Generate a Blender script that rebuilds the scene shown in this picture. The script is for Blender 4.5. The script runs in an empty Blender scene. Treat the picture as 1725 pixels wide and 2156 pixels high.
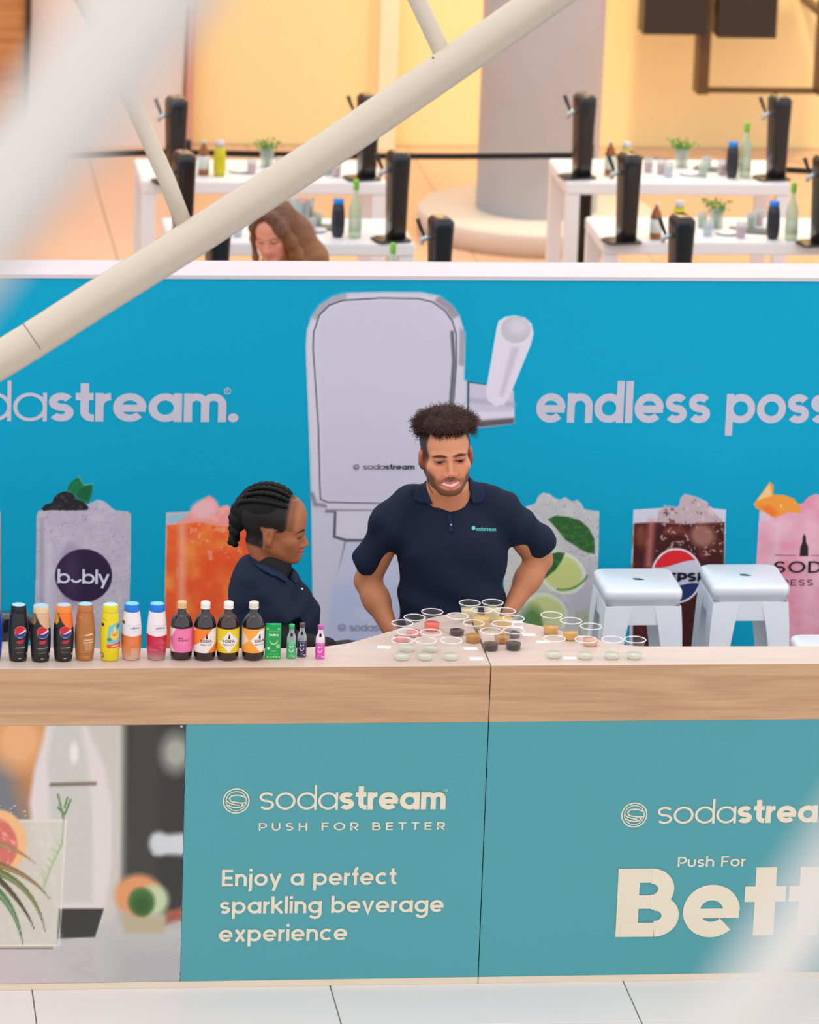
import bpy, bmesh, math, random
import numpy as np
from mathutils import Vector, Matrix
from mathutils.bvhtree import BVHTree
random.seed(7); rng = np.random.default_rng(11)
S = bpy.context.scene
C = S.collection
R_ = math.radians

# ---------------------------------------------------------------- camera
F, CX, CY = 10000.0, 862.5, 1078.0
_v = np.array([-.0355, 1.0]); _v /= np.linalg.norm(_v)
_p = math.atan(2879 / F)
DN = np.array([_v[0]*math.cos(_p), _v[1]*math.cos(_p), math.sin(_p)])
DD = np.array([-1316., -2928., F]); DD /= np.linalg.norm(DD); DD -= DN*DD.dot(DN); DD /= np.linalg.norm(DD)
RR = np.cross(DN, DD)
def ray(x, y):
    d = np.array([x-CX, y-CY, F]); return np.array([d@RR, d@DD, -(d@DN)])
CAM = np.array([0, 0, 1.04]) - ray(1034, 1401.4)/690.0
def at(px, py, y=None, z=None):
    """world point seen at a pixel, on the vertical plane Y=y or the level Z=z"""
    q = ray(px, py)
    t = (y-CAM[1])/q[1] if y is not None else (z-CAM[2])/q[2]
    return CAM + q*t
cd = bpy.data.cameras.new('camera'); cam = bpy.data.objects.new('camera', cd); C.objects.link(cam); S.camera = cam
cd.sensor_fit = 'HORIZONTAL'; cd.sensor_width = 24; cd.lens = 24*F/1725; cd.clip_start = .05; cd.clip_end = 200
W = np.array([RR, DD, -DN])
xa, ya, za = W@np.array([1, 0, 0.]), W@np.array([0, -1., 0]), W@np.array([0, 0, -1.])
cam.matrix_world = Matrix(((xa[0], ya[0], za[0], CAM[0]), (xa[1], ya[1], za[1], CAM[1]), (xa[2], ya[2], za[2], CAM[2]), (0, 0, 0, 1)))
cd.dof.use_dof = True; cd.dof.focus_distance = 14.75; cd.dof.aperture_fstop = (cd.lens/1000)/.036
# ---------------------------------------------------------------- light
S.view_settings.view_transform = 'Standard'; S.view_settings.look = 'None'; S.view_settings.gamma = 1
S.view_settings.use_curve_mapping = False; S.view_settings.exposure = 0.0
wd = bpy.data.worlds.new('world'); S.world = wd; wd.use_nodes = True
wd.node_tree.nodes['Background'].inputs[0].default_value = (.97, .965, 1, 1); wd.node_tree.nodes['Background'].inputs[1].default_value = 1.34
def area(name, loc, tgt, sx, sy, power, col):
    l = bpy.data.lights.new(name, 'AREA'); l.shape = 'RECTANGLE'; l.size = sx; l.size_y = sy; l.energy = power; l.color = col
    o = bpy.data.objects.new(name, l); C.objects.link(o); o.location = loc
    o.rotation_euler = (Vector(tgt)-Vector(loc)).to_track_quat('-Z', 'Y').to_euler(); return o
area('skylight', (-1, -2.5, 13), (0, .5, 0), 9, 7, 230, (1, .97, .94))
area('shopfront_lamp_wash', (1.0, 9.6, 5.5), (1.2, 12.8, 1.6), 5, .6, 100, (1, .80, .46))
area('shopfront_lamp_wash', (2.3, 10.2, 5.2), (4.2, 12.8, 1.2), .25, .25, 190, (1, .8, .5))

# ---------------------------------------------------------------- helpers
def lin(c):
    c = np.asarray(c, float)/255.0
    return np.where(c <= .04045, c/12.92, ((c+.055)/1.055)**2.4)
MATS = {}
def mat(name, col, rough=.5, metal=0, alpha=None, noise=None, spec=.5, trans=0, emit=0, coat=0, ior=1.45):
    if name in MATS: return MATS[name]
    m = bpy.data.materials.new(name); m.use_nodes = True; nt = m.node_tree; b = nt.nodes['Principled BSDF']
    c = (*lin(col), 1)
    b.inputs['Base Color'].default_value = c; b.inputs['Roughness'].default_value = rough; b.inputs['Metallic'].default_value = metal
    b.inputs['Specular IOR Level'].default_value = spec; b.inputs['Transmission Weight'].default_value = trans; b.inputs['Coat Weight'].default_value = coat
    b.inputs['IOR'].default_value = ior
    if noise is None: noise = (6, .04, (1, 1, 1))
    tc = nt.nodes.new('ShaderNodeTexCoord'); mp = nt.nodes.new('ShaderNodeMapping'); nz = nt.nodes.new('ShaderNodeTexNoise')
    mp.inputs['Scale'].default_value = noise[2]; nz.inputs['Scale'].default_value = noise[0]; nz.inputs['Detail'].default_value = 5
    rp = nt.nodes.new('ShaderNodeMix'); rp.data_type = 'RGBA'
    a = noise[1]
    rp.inputs['A'].default_value = (*[max(0, x*(1-a)) for x in c[:3]], 1); rp.inputs['B'].default_value = (*[min(1, x*(1+a)) for x in c[:3]], 1)
    nt.links.new(tc.outputs['Object'], mp.inputs[0]); nt.links.new(mp.outputs[0], nz.inputs['Vector'])
    nt.links.new(nz.outputs[0], rp.inputs['Factor']); nt.links.new(rp.outputs['Result'], b.inputs['Base Color'])
    if alpha is not None: b.inputs['Alpha'].default_value = alpha
    if emit:
        b.inputs['Emission Color'].default_value = c; b.inputs['Emission Strength'].default_value = emit
    MATS[name] = m; return m
def paintmat(name, rough=.5, spec=.4, coat=0, metal=0):
    if name in MATS: return MATS[name]
    m = bpy.data.materials.new(name); m.use_nodes = True; nt = m.node_tree; b = nt.nodes['Principled BSDF']
    a = nt.nodes.new('ShaderNodeAttribute'); a.attribute_name = 'Col'; nt.links.new(a.outputs['Color'], b.inputs['Base Color'])
    b.inputs['Roughness'].default_value = rough; b.inputs['Specular IOR Level'].default_value = spec; b.inputs['Coat Weight'].default_value = coat; b.inputs['Metallic'].default_value = metal
    MATS[name] = m; return m
def wood(name, c1, c2, scale=1.0, rough=.55):
    m = bpy.data.materials.new(name); m.use_nodes = True; nt = m.node_tree; b = nt.nodes['Principled BSDF']
    tc = nt.nodes.new('ShaderNodeTexCoord'); mp = nt.nodes.new('ShaderNodeMapping'); mp.inputs['Scale'].default_value = (.9*scale, 6*scale, 14*scale)
    n1 = nt.nodes.new('ShaderNodeTexNoise'); n1.inputs['Scale'].default_value = 2.2; n1.inputs['Detail'].default_value = 8; n1.inputs['Distortion'].default_value = .8
    n2 = nt.nodes.new('ShaderNodeTexNoise'); n2.inputs['Scale'].default_value = 9; n2.inputs['Detail'].default_value = 6
    mp2 = nt.nodes.new('ShaderNodeMapping'); mp2.inputs['Scale'].default_value = (.5*scale, 9*scale, 22*scale)
    mx = nt.nodes.new('ShaderNodeMath'); mx.operation = 'MULTIPLY_ADD'; mx.inputs[1].default_value = .45
    r = nt.nodes.new('ShaderNodeValToRGB'); r.color_ramp.elements[0].position = .42; r.color_ramp.elements[1].position = .95
    r.color_ramp.elements[0].color = (*lin(c1), 1); r.color_ramp.elements[1].color = (*lin(c2), 1)
    for q in (mp, mp2): nt.links.new(tc.outputs['Object'], q.inputs[0])
    nt.links.new(mp.outputs[0], n1.inputs['Vector']); nt.links.new(mp2.outputs[0], n2.inputs['Vector'])
    nt.links.new(n2.outputs[0], mx.inputs[0]); nt.links.new(n1.outputs[0], mx.inputs[2]); nt.links.new(mx.outputs[0], r.inputs[0])
    nt.links.new(r.outputs[0], b.inputs['Base Color']); b.inputs['Roughness'].default_value = rough
    MATS[name] = m; return m
def clear(name, col=(255, 255, 255), a=.88, rough=.05, dif=.35):
    """thin clear plastic: mostly see-through with gloss"""
    m = bpy.data.materials.new(name); m.use_nodes = True; nt = m.node_tree; nt.nodes.clear()
    o = nt.nodes.new('ShaderNodeOutputMaterial'); t = nt.nodes.new('ShaderNodeBsdfTransparent'); t.inputs[0].default_value = (*lin(col), 1)
    g = nt.nodes.new('ShaderNodeBsdfPrincipled'); g.inputs['Roughness'].default_value = rough; g.inputs['Base Color'].default_value = (*lin(col), 1)
    lw = nt.nodes.new('ShaderNodeLayerWeight'); lw.inputs[0].default_value = .25
    ma = nt.nodes.new('ShaderNodeMath'); ma.operation = 'MULTIPLY_ADD'; ma.inputs[1].default_value = dif; ma.inputs[2].default_value = 1-a
    mx = nt.nodes.new('ShaderNodeMixShader'); nt.links.new(lw.outputs['Facing'], ma.inputs[0]); nt.links.new(ma.outputs[0], mx.inputs[0])
    nt.links.new(t.outputs[0], mx.inputs[1]); nt.links.new(g.outputs[0], mx.inputs[2]); nt.links.new(mx.outputs[0], o.inputs[0])
    MATS[name] = m; return m
def link(name, me, m=None, parent=None, smooth=False):
    o = bpy.data.objects.new(name, me); C.objects.link(o)
    if m: me.materials.append(m)
    if smooth: me.shade_smooth()
    if parent: o.parent = parent
    return o
def pymesh(name, V, Fc, m=None, parent=None, smooth=False, col=None):
    me = bpy.data.meshes.new(name); me.from_pydata([tuple(map(float, v)) for v in V], [], [tuple(map(int, f)) for f in Fc]); me.update()
    if col is not None:
        a = me.color_attributes.new('Col', 'FLOAT_COLOR', 'POINT'); cc = np.ones((len(V), 4), np.float32); cc[:, :3] = col; a.data.foreach_set('color', cc.ravel())
    return link(name, me, m, parent, smooth)
def fastmesh(name, V, Q, m=None, parent=None, smooth=True, col=None):
    me = bpy.data.meshes.new(name); V = np.asarray(V, np.float32); Q = np.asarray(Q, np.int32)
    n = Q.shape[1]
    me.vertices.add(len(V)); me.vertices.foreach_set('co', V.ravel()); me.loops.add(Q.size); me.loops.foreach_set('vertex_index', Q.ravel())
    me.polygons.add(len(Q)); me.polygons.foreach_set('loop_start', np.arange(0, Q.size, n, dtype=np.int32))
    me.update(calc_edges=True); me.validate()
    if col is not None:
        a = me.color_attributes.new('Col', 'FLOAT_COLOR', 'POINT'); cc = np.ones((len(V), 4), np.float32); cc[:, :3] = col; a.data.foreach_set('color', cc.ravel())
    return link(name, me, m, parent, smooth)
def bmobj(name, bm, m=None, parent=None, smooth=False):
    bmesh.ops.recalc_face_normals(bm, faces=bm.faces)
    me = bpy.data.meshes.new(name); bm.to_mesh(me); bm.free(); return link(name, me, m, parent, smooth)
def box(bm, x0, x1, y0, y1, z0, z1):
    v = [bm.verts.new(p) for p in ((x0, y0, z0), (x1, y0, z0), (x1, y1, z0), (x0, y1, z0), (x0, y0, z1), (x1, y0, z1), (x1, y1, z1), (x0, y1, z1))]
    for f in ((3, 2, 1, 0), (4, 5, 6, 7), (0, 1, 5, 4), (1, 2, 6, 5), (2, 3, 7, 6), (3, 0, 4, 7)): bm.faces.new([v[i] for i in f])
def bxo(name, x0, x1, y0, y1, z0, z1, m, parent=None, bev=0.0):
    bm = bmesh.new(); box(bm, x0, x1, y0, y1, z0, z1)
    if bev: bmesh.ops.bevel(bm, geom=bm.edges[:], offset=bev, segments=2, affect='EDGES', clamp_overlap=True)
    return bmobj(name, bm, m, parent)
def prism(bm, pts, z0, z1):
    a = [bm.verts.new((p[0], p[1], z0)) for p in pts]; b = [bm.verts.new((p[0], p[1], z1)) for p in pts]; n = len(pts)
    bm.faces.new(a[::-1]); bm.faces.new(b)
    for i in range(n): bm.faces.new((a[i], a[(i+1) % n], b[(i+1) % n], b[i]))
def loft(bm, rings, cap=True):
    rs = [[bm.verts.new(p) for p in r] for r in rings]; n = len(rs[0])
    for a, b in zip(rs, rs[1:]):
        for i in range(n): bm.faces.new((a[i], a[(i+1) % n], b[(i+1) % n], b[i]))
    if cap: bm.faces.new(rs[0][::-1]); bm.faces.new(rs[-1])
def lathe(bm, prof, n=24, c=(0, 0), cap=True):
    loft(bm, [[(c[0]+r*math.cos(2*math.pi*i/n), c[1]+r*math.sin(2*math.pi*i/n), z) for i in range(n)] for r, z in prof], cap)
def rrect(hx, hy, r, z, n=5, c=(0, 0)):
    o = []
    for k, (sx, sy) in enumerate(((1, 1), (-1, 1), (-1, -1), (1, -1))):
        for i in range(n+1):
            a = math.pi/2*(k+i/n); o.append((c[0]+sx*(hx-r)+r*math.cos(a), c[1]+sy*(hy-r)+r*math.sin(a), z))
    return o
def tube(bm, pts, r, n=10, cap=True):
    P = [Vector(p) for p in pts]; rings = []; up = None
    for i, p in enumerate(P):
        t = (P[min(i+1, len(P)-1)]-P[max(i-1, 0)]).normalized()
        if up is None: up = t.orthogonal().normalized()
        up = (up-t*up.dot(t)).normalized(); s = t.cross(up); rr = r[i] if hasattr(r, '__len__') else r
        rings.append([tuple(p+(up*math.cos(2*math.pi*k/n)+s*math.sin(2*math.pi*k/n))*rr) for k in range(n)])
    loft(bm, rings, cap)
def empty(name, loc=(0, 0, 0), rz=0):
    o = bpy.data.objects.new(name, None); C.objects.link(o); o.location = loc; o.rotation_euler = (0, 0, rz); o.empty_display_size = .1; return o
def tag(o, label, cat, group=None, kind=None):
    o['label'] = label; o['category'] = cat
    if group: o['group'] = group
    if kind: o['kind'] = kind
    return o
def struct(o): o['kind'] = 'structure'; return o
def dup(src, loc, rz=None, parent=None):
    r = src.copy(); C.objects.link(r); r.location = loc
    if rz is not None: r.rotation_euler = (0, 0, rz)
    if parent is not None: r.parent = parent
    for ch in src.children:
        c = ch.copy(); C.objects.link(c); c.parent = r
        for g in ch.children: d = g.copy(); C.objects.link(d); d.parent = c
    return r

# ---------------------------------------------------------------- stroke lettering
def arc(cx, cy, rx, ry, a0, a1, n=20):
    return [(cx+rx*math.cos(R_(a0+(a1-a0)*i/n)), cy+ry*math.sin(R_(a0+(a1-a0)*i/n))) for i in range(n+1)]
def glyph(ch, w):
    h = w/2; r = .5-h; A = 1.42; D = -.42
    if ch == ' ': return [], .42
    if ch == '.': return [arc(w*.62, w*.62, w*.31, w*.31, 0, 360, 16)], w*1.25
    if ch == 'o': return [arc(.5, .5, r, r, 0, 360, 36)], 1
    if ch in 'adg':
        s = [arc(.5, .5, r, r, 0, 360, 36)]
        if ch == 'a': s.append([(1-h, 0), (1-h, 1)])
        if ch == 'd': s.append([(1-h, 0), (1-h, A)])
        if ch == 'g': s.append([(1-h, 1)]+[(1-h, -.02)]+arc(.5, -.02, r, .36, 0, -150, 14))
        return s, 1
    if ch == 'b': return [arc(.5, .5, r, r, 0, 360, 36), [(h, 0), (h, A)]], 1
    if ch == 'p': return [arc(.5, .5, r, r, 0, 360, 36), [(h, D), (h, 1)]], 1
    if ch == 'e': return [arc(.5, .5, r, r, 0, 318, 34), [(h*1.2, .5-w*.1), (1-h*.2, .5-w*.1)]], 1
    if ch == 'c': return [arc(.5, .5, r, r, 48, 312, 30)], .9
    if ch in 'nh':
        Wd = .86; q = (Wd-w)/2
        return [[(h, 0), (h, 1 if ch == 'n' else A)], arc(Wd/2, 1-h-q, q, q, 180, 0, 16)+[(Wd-h, 0)]], Wd
    if ch == 'u':
        Wd = .86; q = (Wd-w)/2
        return [[(h, 1)]+arc(Wd/2, h+q, q, q, 180, 360, 16)+[(Wd-h, 1)]], Wd
    if ch == 'm':
        q = (.76-w)/2; x1 = h+q; x2 = h+3*q
        return [[(h, 0), (h, 1)], arc(x1, 1-h-q, q, q, 180, 0, 16)+[(h+2*q, 0)], arc(x2, 1-h-q, q, q, 180, 0, 16)+[(h+4*q, 0)]], w+4*q
    if ch == 'r': return [[(h, 0), (h, 1)], arc(h+.33, 1-h-.33, .33, .33, 180, 88, 10)], .35+h
    if ch in 's':
        Wd = .74; q = (1-w)/4; x = (Wd-w)/2
        return [arc(Wd/2, 1-h-q, x, q, 28, 270, 18)+arc(Wd/2, h+q, x, q, 90, -152, 18)[1:]], Wd
    if ch == 't':
        x = .14+h; q = .12+h*.9; return [[(x, A-.08)]+arc(x+q, h+q, q, q, 180, 270, 10)+[(x+q+.05, h)], [(0, 1-h), (.34+w*.75, 1-h)]], .34+w*.75
    if ch == 'T_':
        x = .16+h; return [[(x, 0), (x, A-.02)], [(0, 1-h), (.32+w, 1-h)]], .34+w
    if ch == 'f': x = .14+h; return [[(x, 0), (x, A-.25)]+arc(x+.2, A-.25, .2, .2, 180, 90, 8), [(0, 1-h), (.34+w*.6, 1-h)]], .34+w*.6
    if ch == 'l': return [[(h, 0), (h, A)]], w
    if ch == 'i': return [[(h, 0), (h, 1)], [(h, 1.2), (h, 1.2+w)]], w
    if ch == 'j': return [[(h+.05, 1), (h+.05, -.2)]+arc(h-.1, -.2, .15, .17, 0, -90, 8), [(h+.05, 1.2), (h+.05, 1.2+w)]], w+.05
    if ch == 'k': return [[(h, 0), (h, A)], [(h, .42), (.74, 1.02)], [(.3, .6), (.8, 0)]], .84
    if ch == 'v': return [[(h*.8, 1), (.42, 0), (.84-h*.8, 1)]], .84
    if ch == 'y': return [[(h*.8, 1), (.44, .06)], [(.88-h*.8, 1), (.30, D)]], .88
    if ch == 'x': return [[(h, 1), (.84-h, 0)], [(.84-h, 1), (h, 0)]], .84
    H = 1.36
    if ch == 'E': return [[(.82, H-h), (h, H-h), (h, h), (.82, h)], [(h, H/2), (.76, H/2)]], .84
    if ch == 'F': return [[(.8, H-h), (h, H-h), (h, 0)], [(h, H/2), (.72, H/2)]], .8
    if ch in 'PR':
        s = [[(h, 0), (h, H-h), (.5, H-h)]+arc(.5, H-h-.36, .36-h*.2, .36, 90, -90, 14)+[(h, H-h-.72)]]
        if ch == 'R': s.append([(.45, H-h-.72), (.84, 0)])
        return s, .88
    if ch == 'B':
        q1 = (H/2-h)/2; return [[(h, 0), (h, H)], [(h, H-h), (.52, H-h)]+arc(.52, H/2+q1, q1, q1, 90, -90, 14)+[(h, H/2)], [(h, H/2), (.58, H/2)]+arc(.58, h+q1, q1+.02, q1, 90, -90, 14)+[(h, h)]], .6+q1+h
    if ch == 'U': return [[(h, H)]+arc(.5, h+.46, .5-h, .46, 180, 360, 20)+[(1-h, H)]], 1
    if ch == 'S':
        q = (H-w)/4; x = (.88-w)/2; return [arc(.44, H-h-q, x, q, 28, 270, 18)+arc(.44, h+q, x, q, 90, -152, 18)[1:]], .88
    if ch == 'H': return [[(h, 0), (h, H)], [(1-h, 0), (1-h, H)], [(h, H/2), (1-h, H/2)]], 1
    if ch == 'O': return [arc(.66, H/2, .66-h, H/2-h, 0, 360, 36)], 1.32
    if ch == 'C': return [arc(.62, H/2, .62-h, H/2-h, 48, 312, 30)], 1.14
    if ch == 'D': return [[(h, 0), (h, H)], [(h, h), (.45, h)]+arc(.45, H/2, .6-h, H/2-h, -90, 90, 18)+[(h, H-h)]], 1.05
    if ch == 'T': return [[(0, H-h), (.9, H-h)], [(.45, 0), (.45, H)]], .9
    if ch == 'A': return [[(h*.7, 0), (.55, H), (1.1-h*.7, 0)], [(.25, .4), (.85, .4)]], 1.1
    if ch == 'I': return [[(h, 0), (h, H)]], w
    if ch == 'B!': return [[(.2, 0), (.2, H)], ([(.1, H-.14), (.63, H-.14)], .28), ([(.1, .695), (.66, .695)], .27), ([(.1, .14), (.70, .14)], .28), (arc(.62, .95, .27, .26, 90, -90, 20), .30), (arc(.70, .42, .29, .26, 90, -90, 20), .32)], 1.15
    if ch == 'e!': return [(arc(.54, .5, .37, .37, 0, 316, 40), .31), ([(.2, .455), (1.05, .455)], .19)], 1.08
    if ch == 't!': return [([(.38, 0), (.38, H)], .38), ([(0, .83), (.76, .83)], .31)], .76
    if ch == 'u_': return [arc(.45, .62, .40, .46, 205, 335, 12)], .9
    return [[(0, 0), (.5, 0)]], .6
def ribbon(pts, w):
    P = np.array(pts, float); closed = np.allclose(P[0], P[-1])
    if closed: P = P[:-1]
    n = len(P); L_, R2 = [], []
    for i in range(n):
        a = P[(i-1) % n] if (closed or i > 0) else P[i]; b = P[(i+1) % n] if (closed or i < n-1) else P[i]
        d1 = P[i]-a; d2 = b-P[i]
        if np.linalg.norm(d1) < 1e-9: d1 = d2
        if np.linalg.norm(d2) < 1e-9: d2 = d1
        d1 = d1/np.linalg.norm(d1); d2 = d2/np.linalg.norm(d2); n1 = np.array([-d1[1], d1[0]]); n2 = np.array([-d2[1], d2[0]])
        m = n1+n2; m = m/max(np.linalg.norm(m), 1e-6); k = min(1/max(m@n1, .35), 2.2)
        L_.append(P[i]+m*k*w/2); R2.append(P[i]-m*k*w/2)
    V = L_+R2; Q = [(i, (i+1) % n, n+(i+1) % n, n+i) for i in range(n if closed else n-1)]
    return V, Q
def text_mesh(name, runs, mapper, m, parent, gap=.13):
    """runs: [(string, stroke weight)], mapper(u, v, lift) -> point; u runs 0..1 over the line, v in x-heights; one mesh per word"""
    segs = []; x = 0.0; wi = 0
    for s, w in runs:
        for ch in list(s):
            st, adv = glyph(ch, w)
            if ch == ' ': wi += 1
            for k, q in enumerate(st):
                ww = w*.62 if ch == '.' else w
                if isinstance(q, tuple): q, ww = q
                segs.append(([(a+x, b) for a, b in q], ww, k, wi))
            x += adv+gap
    x -= gap; out = []
    for wd in sorted({q[3] for q in segs}):
        V, Q = [], []
        for q, w, k, i_ in segs:
            if i_ != wd: continue
            v, f = ribbon(q, w); o = len(V); V += [mapper(a/x, b, k) for a, b in v]; Q += [tuple(i+o for i in t) for t in f]
        out.append(pymesh(name, V, Q, m, parent))
    return out
def flat_text(name, runs, p0, p1, xh, Y, m, parent, gap=.13, lift=.0):
    """baseline from pixel p0 to p1 on plane Y, xh = x-height in metres"""
    A, B = at(*p0, y=Y), at(*p1, y=Y); d = B-A
    return text_mesh(name, runs, lambda u, v, k: (A[0]+d[0]*u, Y-lift-.0002*k, A[2]+d[2]*u+v*xh), m, parent, gap)

# ---------------------------------------------------------------- painted canvases (flat prints and labels, colour only)
class Canvas:
    def __init__(s, x0, y0, x1, y1, step, bg, keep=False):
        nx = max(2, int(round((x1-x0)/step))+1); ny = max(2, int(round((y1-y0)/step))+1)
        s.X, s.Y = np.meshgrid(np.linspace(x0, x1, nx), np.linspace(y0, y1, ny)); s.C = np.zeros(s.X.shape+(3,)); s.C[:] = bg; s.K = np.full(s.X.shape, keep)
        s.step = step
    def put(s, a, col, keep=True):
        a = np.clip(a, 0, 1)[..., None]; col = np.asarray(col, float); s.C = s.C*(1-a)+col*a
        if keep: s.K |= a[..., 0] > .02
    def sd(s, pts):
        P = np.array(pts, float); d = np.full(s.X.shape, 1e9); ins = np.zeros(s.X.shape, bool)
        for i in range(len(P)):
            a, b = P[i], P[(i+1) % len(P)]; e = b-a; wx, wy = s.X-a[0], s.Y-a[1]; t = np.clip((wx*e[0]+wy*e[1])/max(e@e, 1e-9), 0, 1)
            d = np.minimum(d, (wx-e[0]*t)**2+(wy-e[1]*t)**2)
            c = ((a[1] > s.Y) != (b[1] > s.Y)) & (s.X < (b[0]-a[0])*(s.Y-a[1])/((b[1]-a[1]) or 1e-9)+a[0]); ins ^= c
        return np.sqrt(d)*np.where(ins, -1, 1)
    def poly(s, pts, col, soft=None, keep=True, amt=1):
        soft = soft or s.step; s.put((.5-s.sd(pts)/soft)*amt if amt == 1 else np.clip(.5-s.sd(pts)/soft, 0, 1)*amt, col, keep)
    def ell(s, cx, cy, rx, ry, col, soft=None, rot=0, keep=True, amt=1):
        soft = soft or s.step; c, q = math.cos(R_(rot)), math.sin(R_(rot)); u = (s.X-cx)*c+(s.Y-cy)*q; v = -(s.X-cx)*q+(s.Y-cy)*c
        k = np.sqrt((u/rx)**2+(v/ry)**2); d = (k-1)*min(rx, ry); s.put(np.clip(.5-d/soft, 0, 1)*amt, col, keep)
    def line(s, pts, w, col, soft=None, amt=1, keep=True):
        soft = soft or s.step; d = np.full(s.X.shape, 1e9)
        for a, b in zip(pts, pts[1:]):
            a = np.array(a, float); b = np.array(b, float); e = b-a; wx, wy = s.X-a[0], s.Y-a[1]; t = np.clip((wx*e[0]+wy*e[1])/max(e@e, 1e-9), 0, 1)
            d = np.minimum(d, (wx-e[0]*t)**2+(wy-e[1]*t)**2)
        s.put(np.clip(.5-(np.sqrt(d)-w/2)/soft, 0, 1)*amt, col, keep)
    def noise(s, scale, seed=0, oct=3):
        r = np.random.default_rng(seed); out = np.zeros(s.X.shape); amp = 1
        for o in range(oct):
            n = 64; g = r.random((n, n)); u = s.X/scale*2**o; v = s.Y/scale*2**o; i = np.floor(u).astype(int); j = np.floor(v).astype(int); fu = u-i; fv = v-j
            fu = fu*fu*(3-2*fu); fv = fv*fv*(3-2*fv)
            G = lambda a, b: g[b % n, a % n]
            out += amp*((G(i, j)*(1-fu)+G(i+1, j)*fu)*(1-fv)+(G(i, j+1)*(1-fu)+G(i+1, j+1)*fu)*fv-.5); amp *= .55
        return out
    def mesh(s, name, mapper, m, parent, smooth=False):
        ny, nx = s.X.shape; V = mapper(s.X.ravel(), s.Y.ravel()); idx = np.arange(nx*ny).reshape(ny, nx)
        k = s.K[:-1, :-1] | s.K[1:, :-1] | s.K[:-1, 1:] | s.K[1:, 1:]
        Q = np.stack([idx[1:, :-1][k], idx[1:, 1:][k], idx[:-1, 1:][k], idx[:-1, :-1][k]], 1)
        used = np.unique(Q); rem = np.full(nx*ny, -1); rem[used] = np.arange(len(used))
        return fastmesh(name, V[used], rem[Q], m, parent, smooth, lin(np.clip(s.C.reshape(-1, 3)[used], 0, 255)))
def plane_map(Y):
    def f(x, y):
        q = np.stack([x-CX, y-CY, np.full(len(x), F)], 1); w = np.stack([q@RR, q@DD, -(q@DN)], 1); t = (Y-CAM[1])/w[:, 1]; return CAM+w*t[:, None]
    return f

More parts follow.
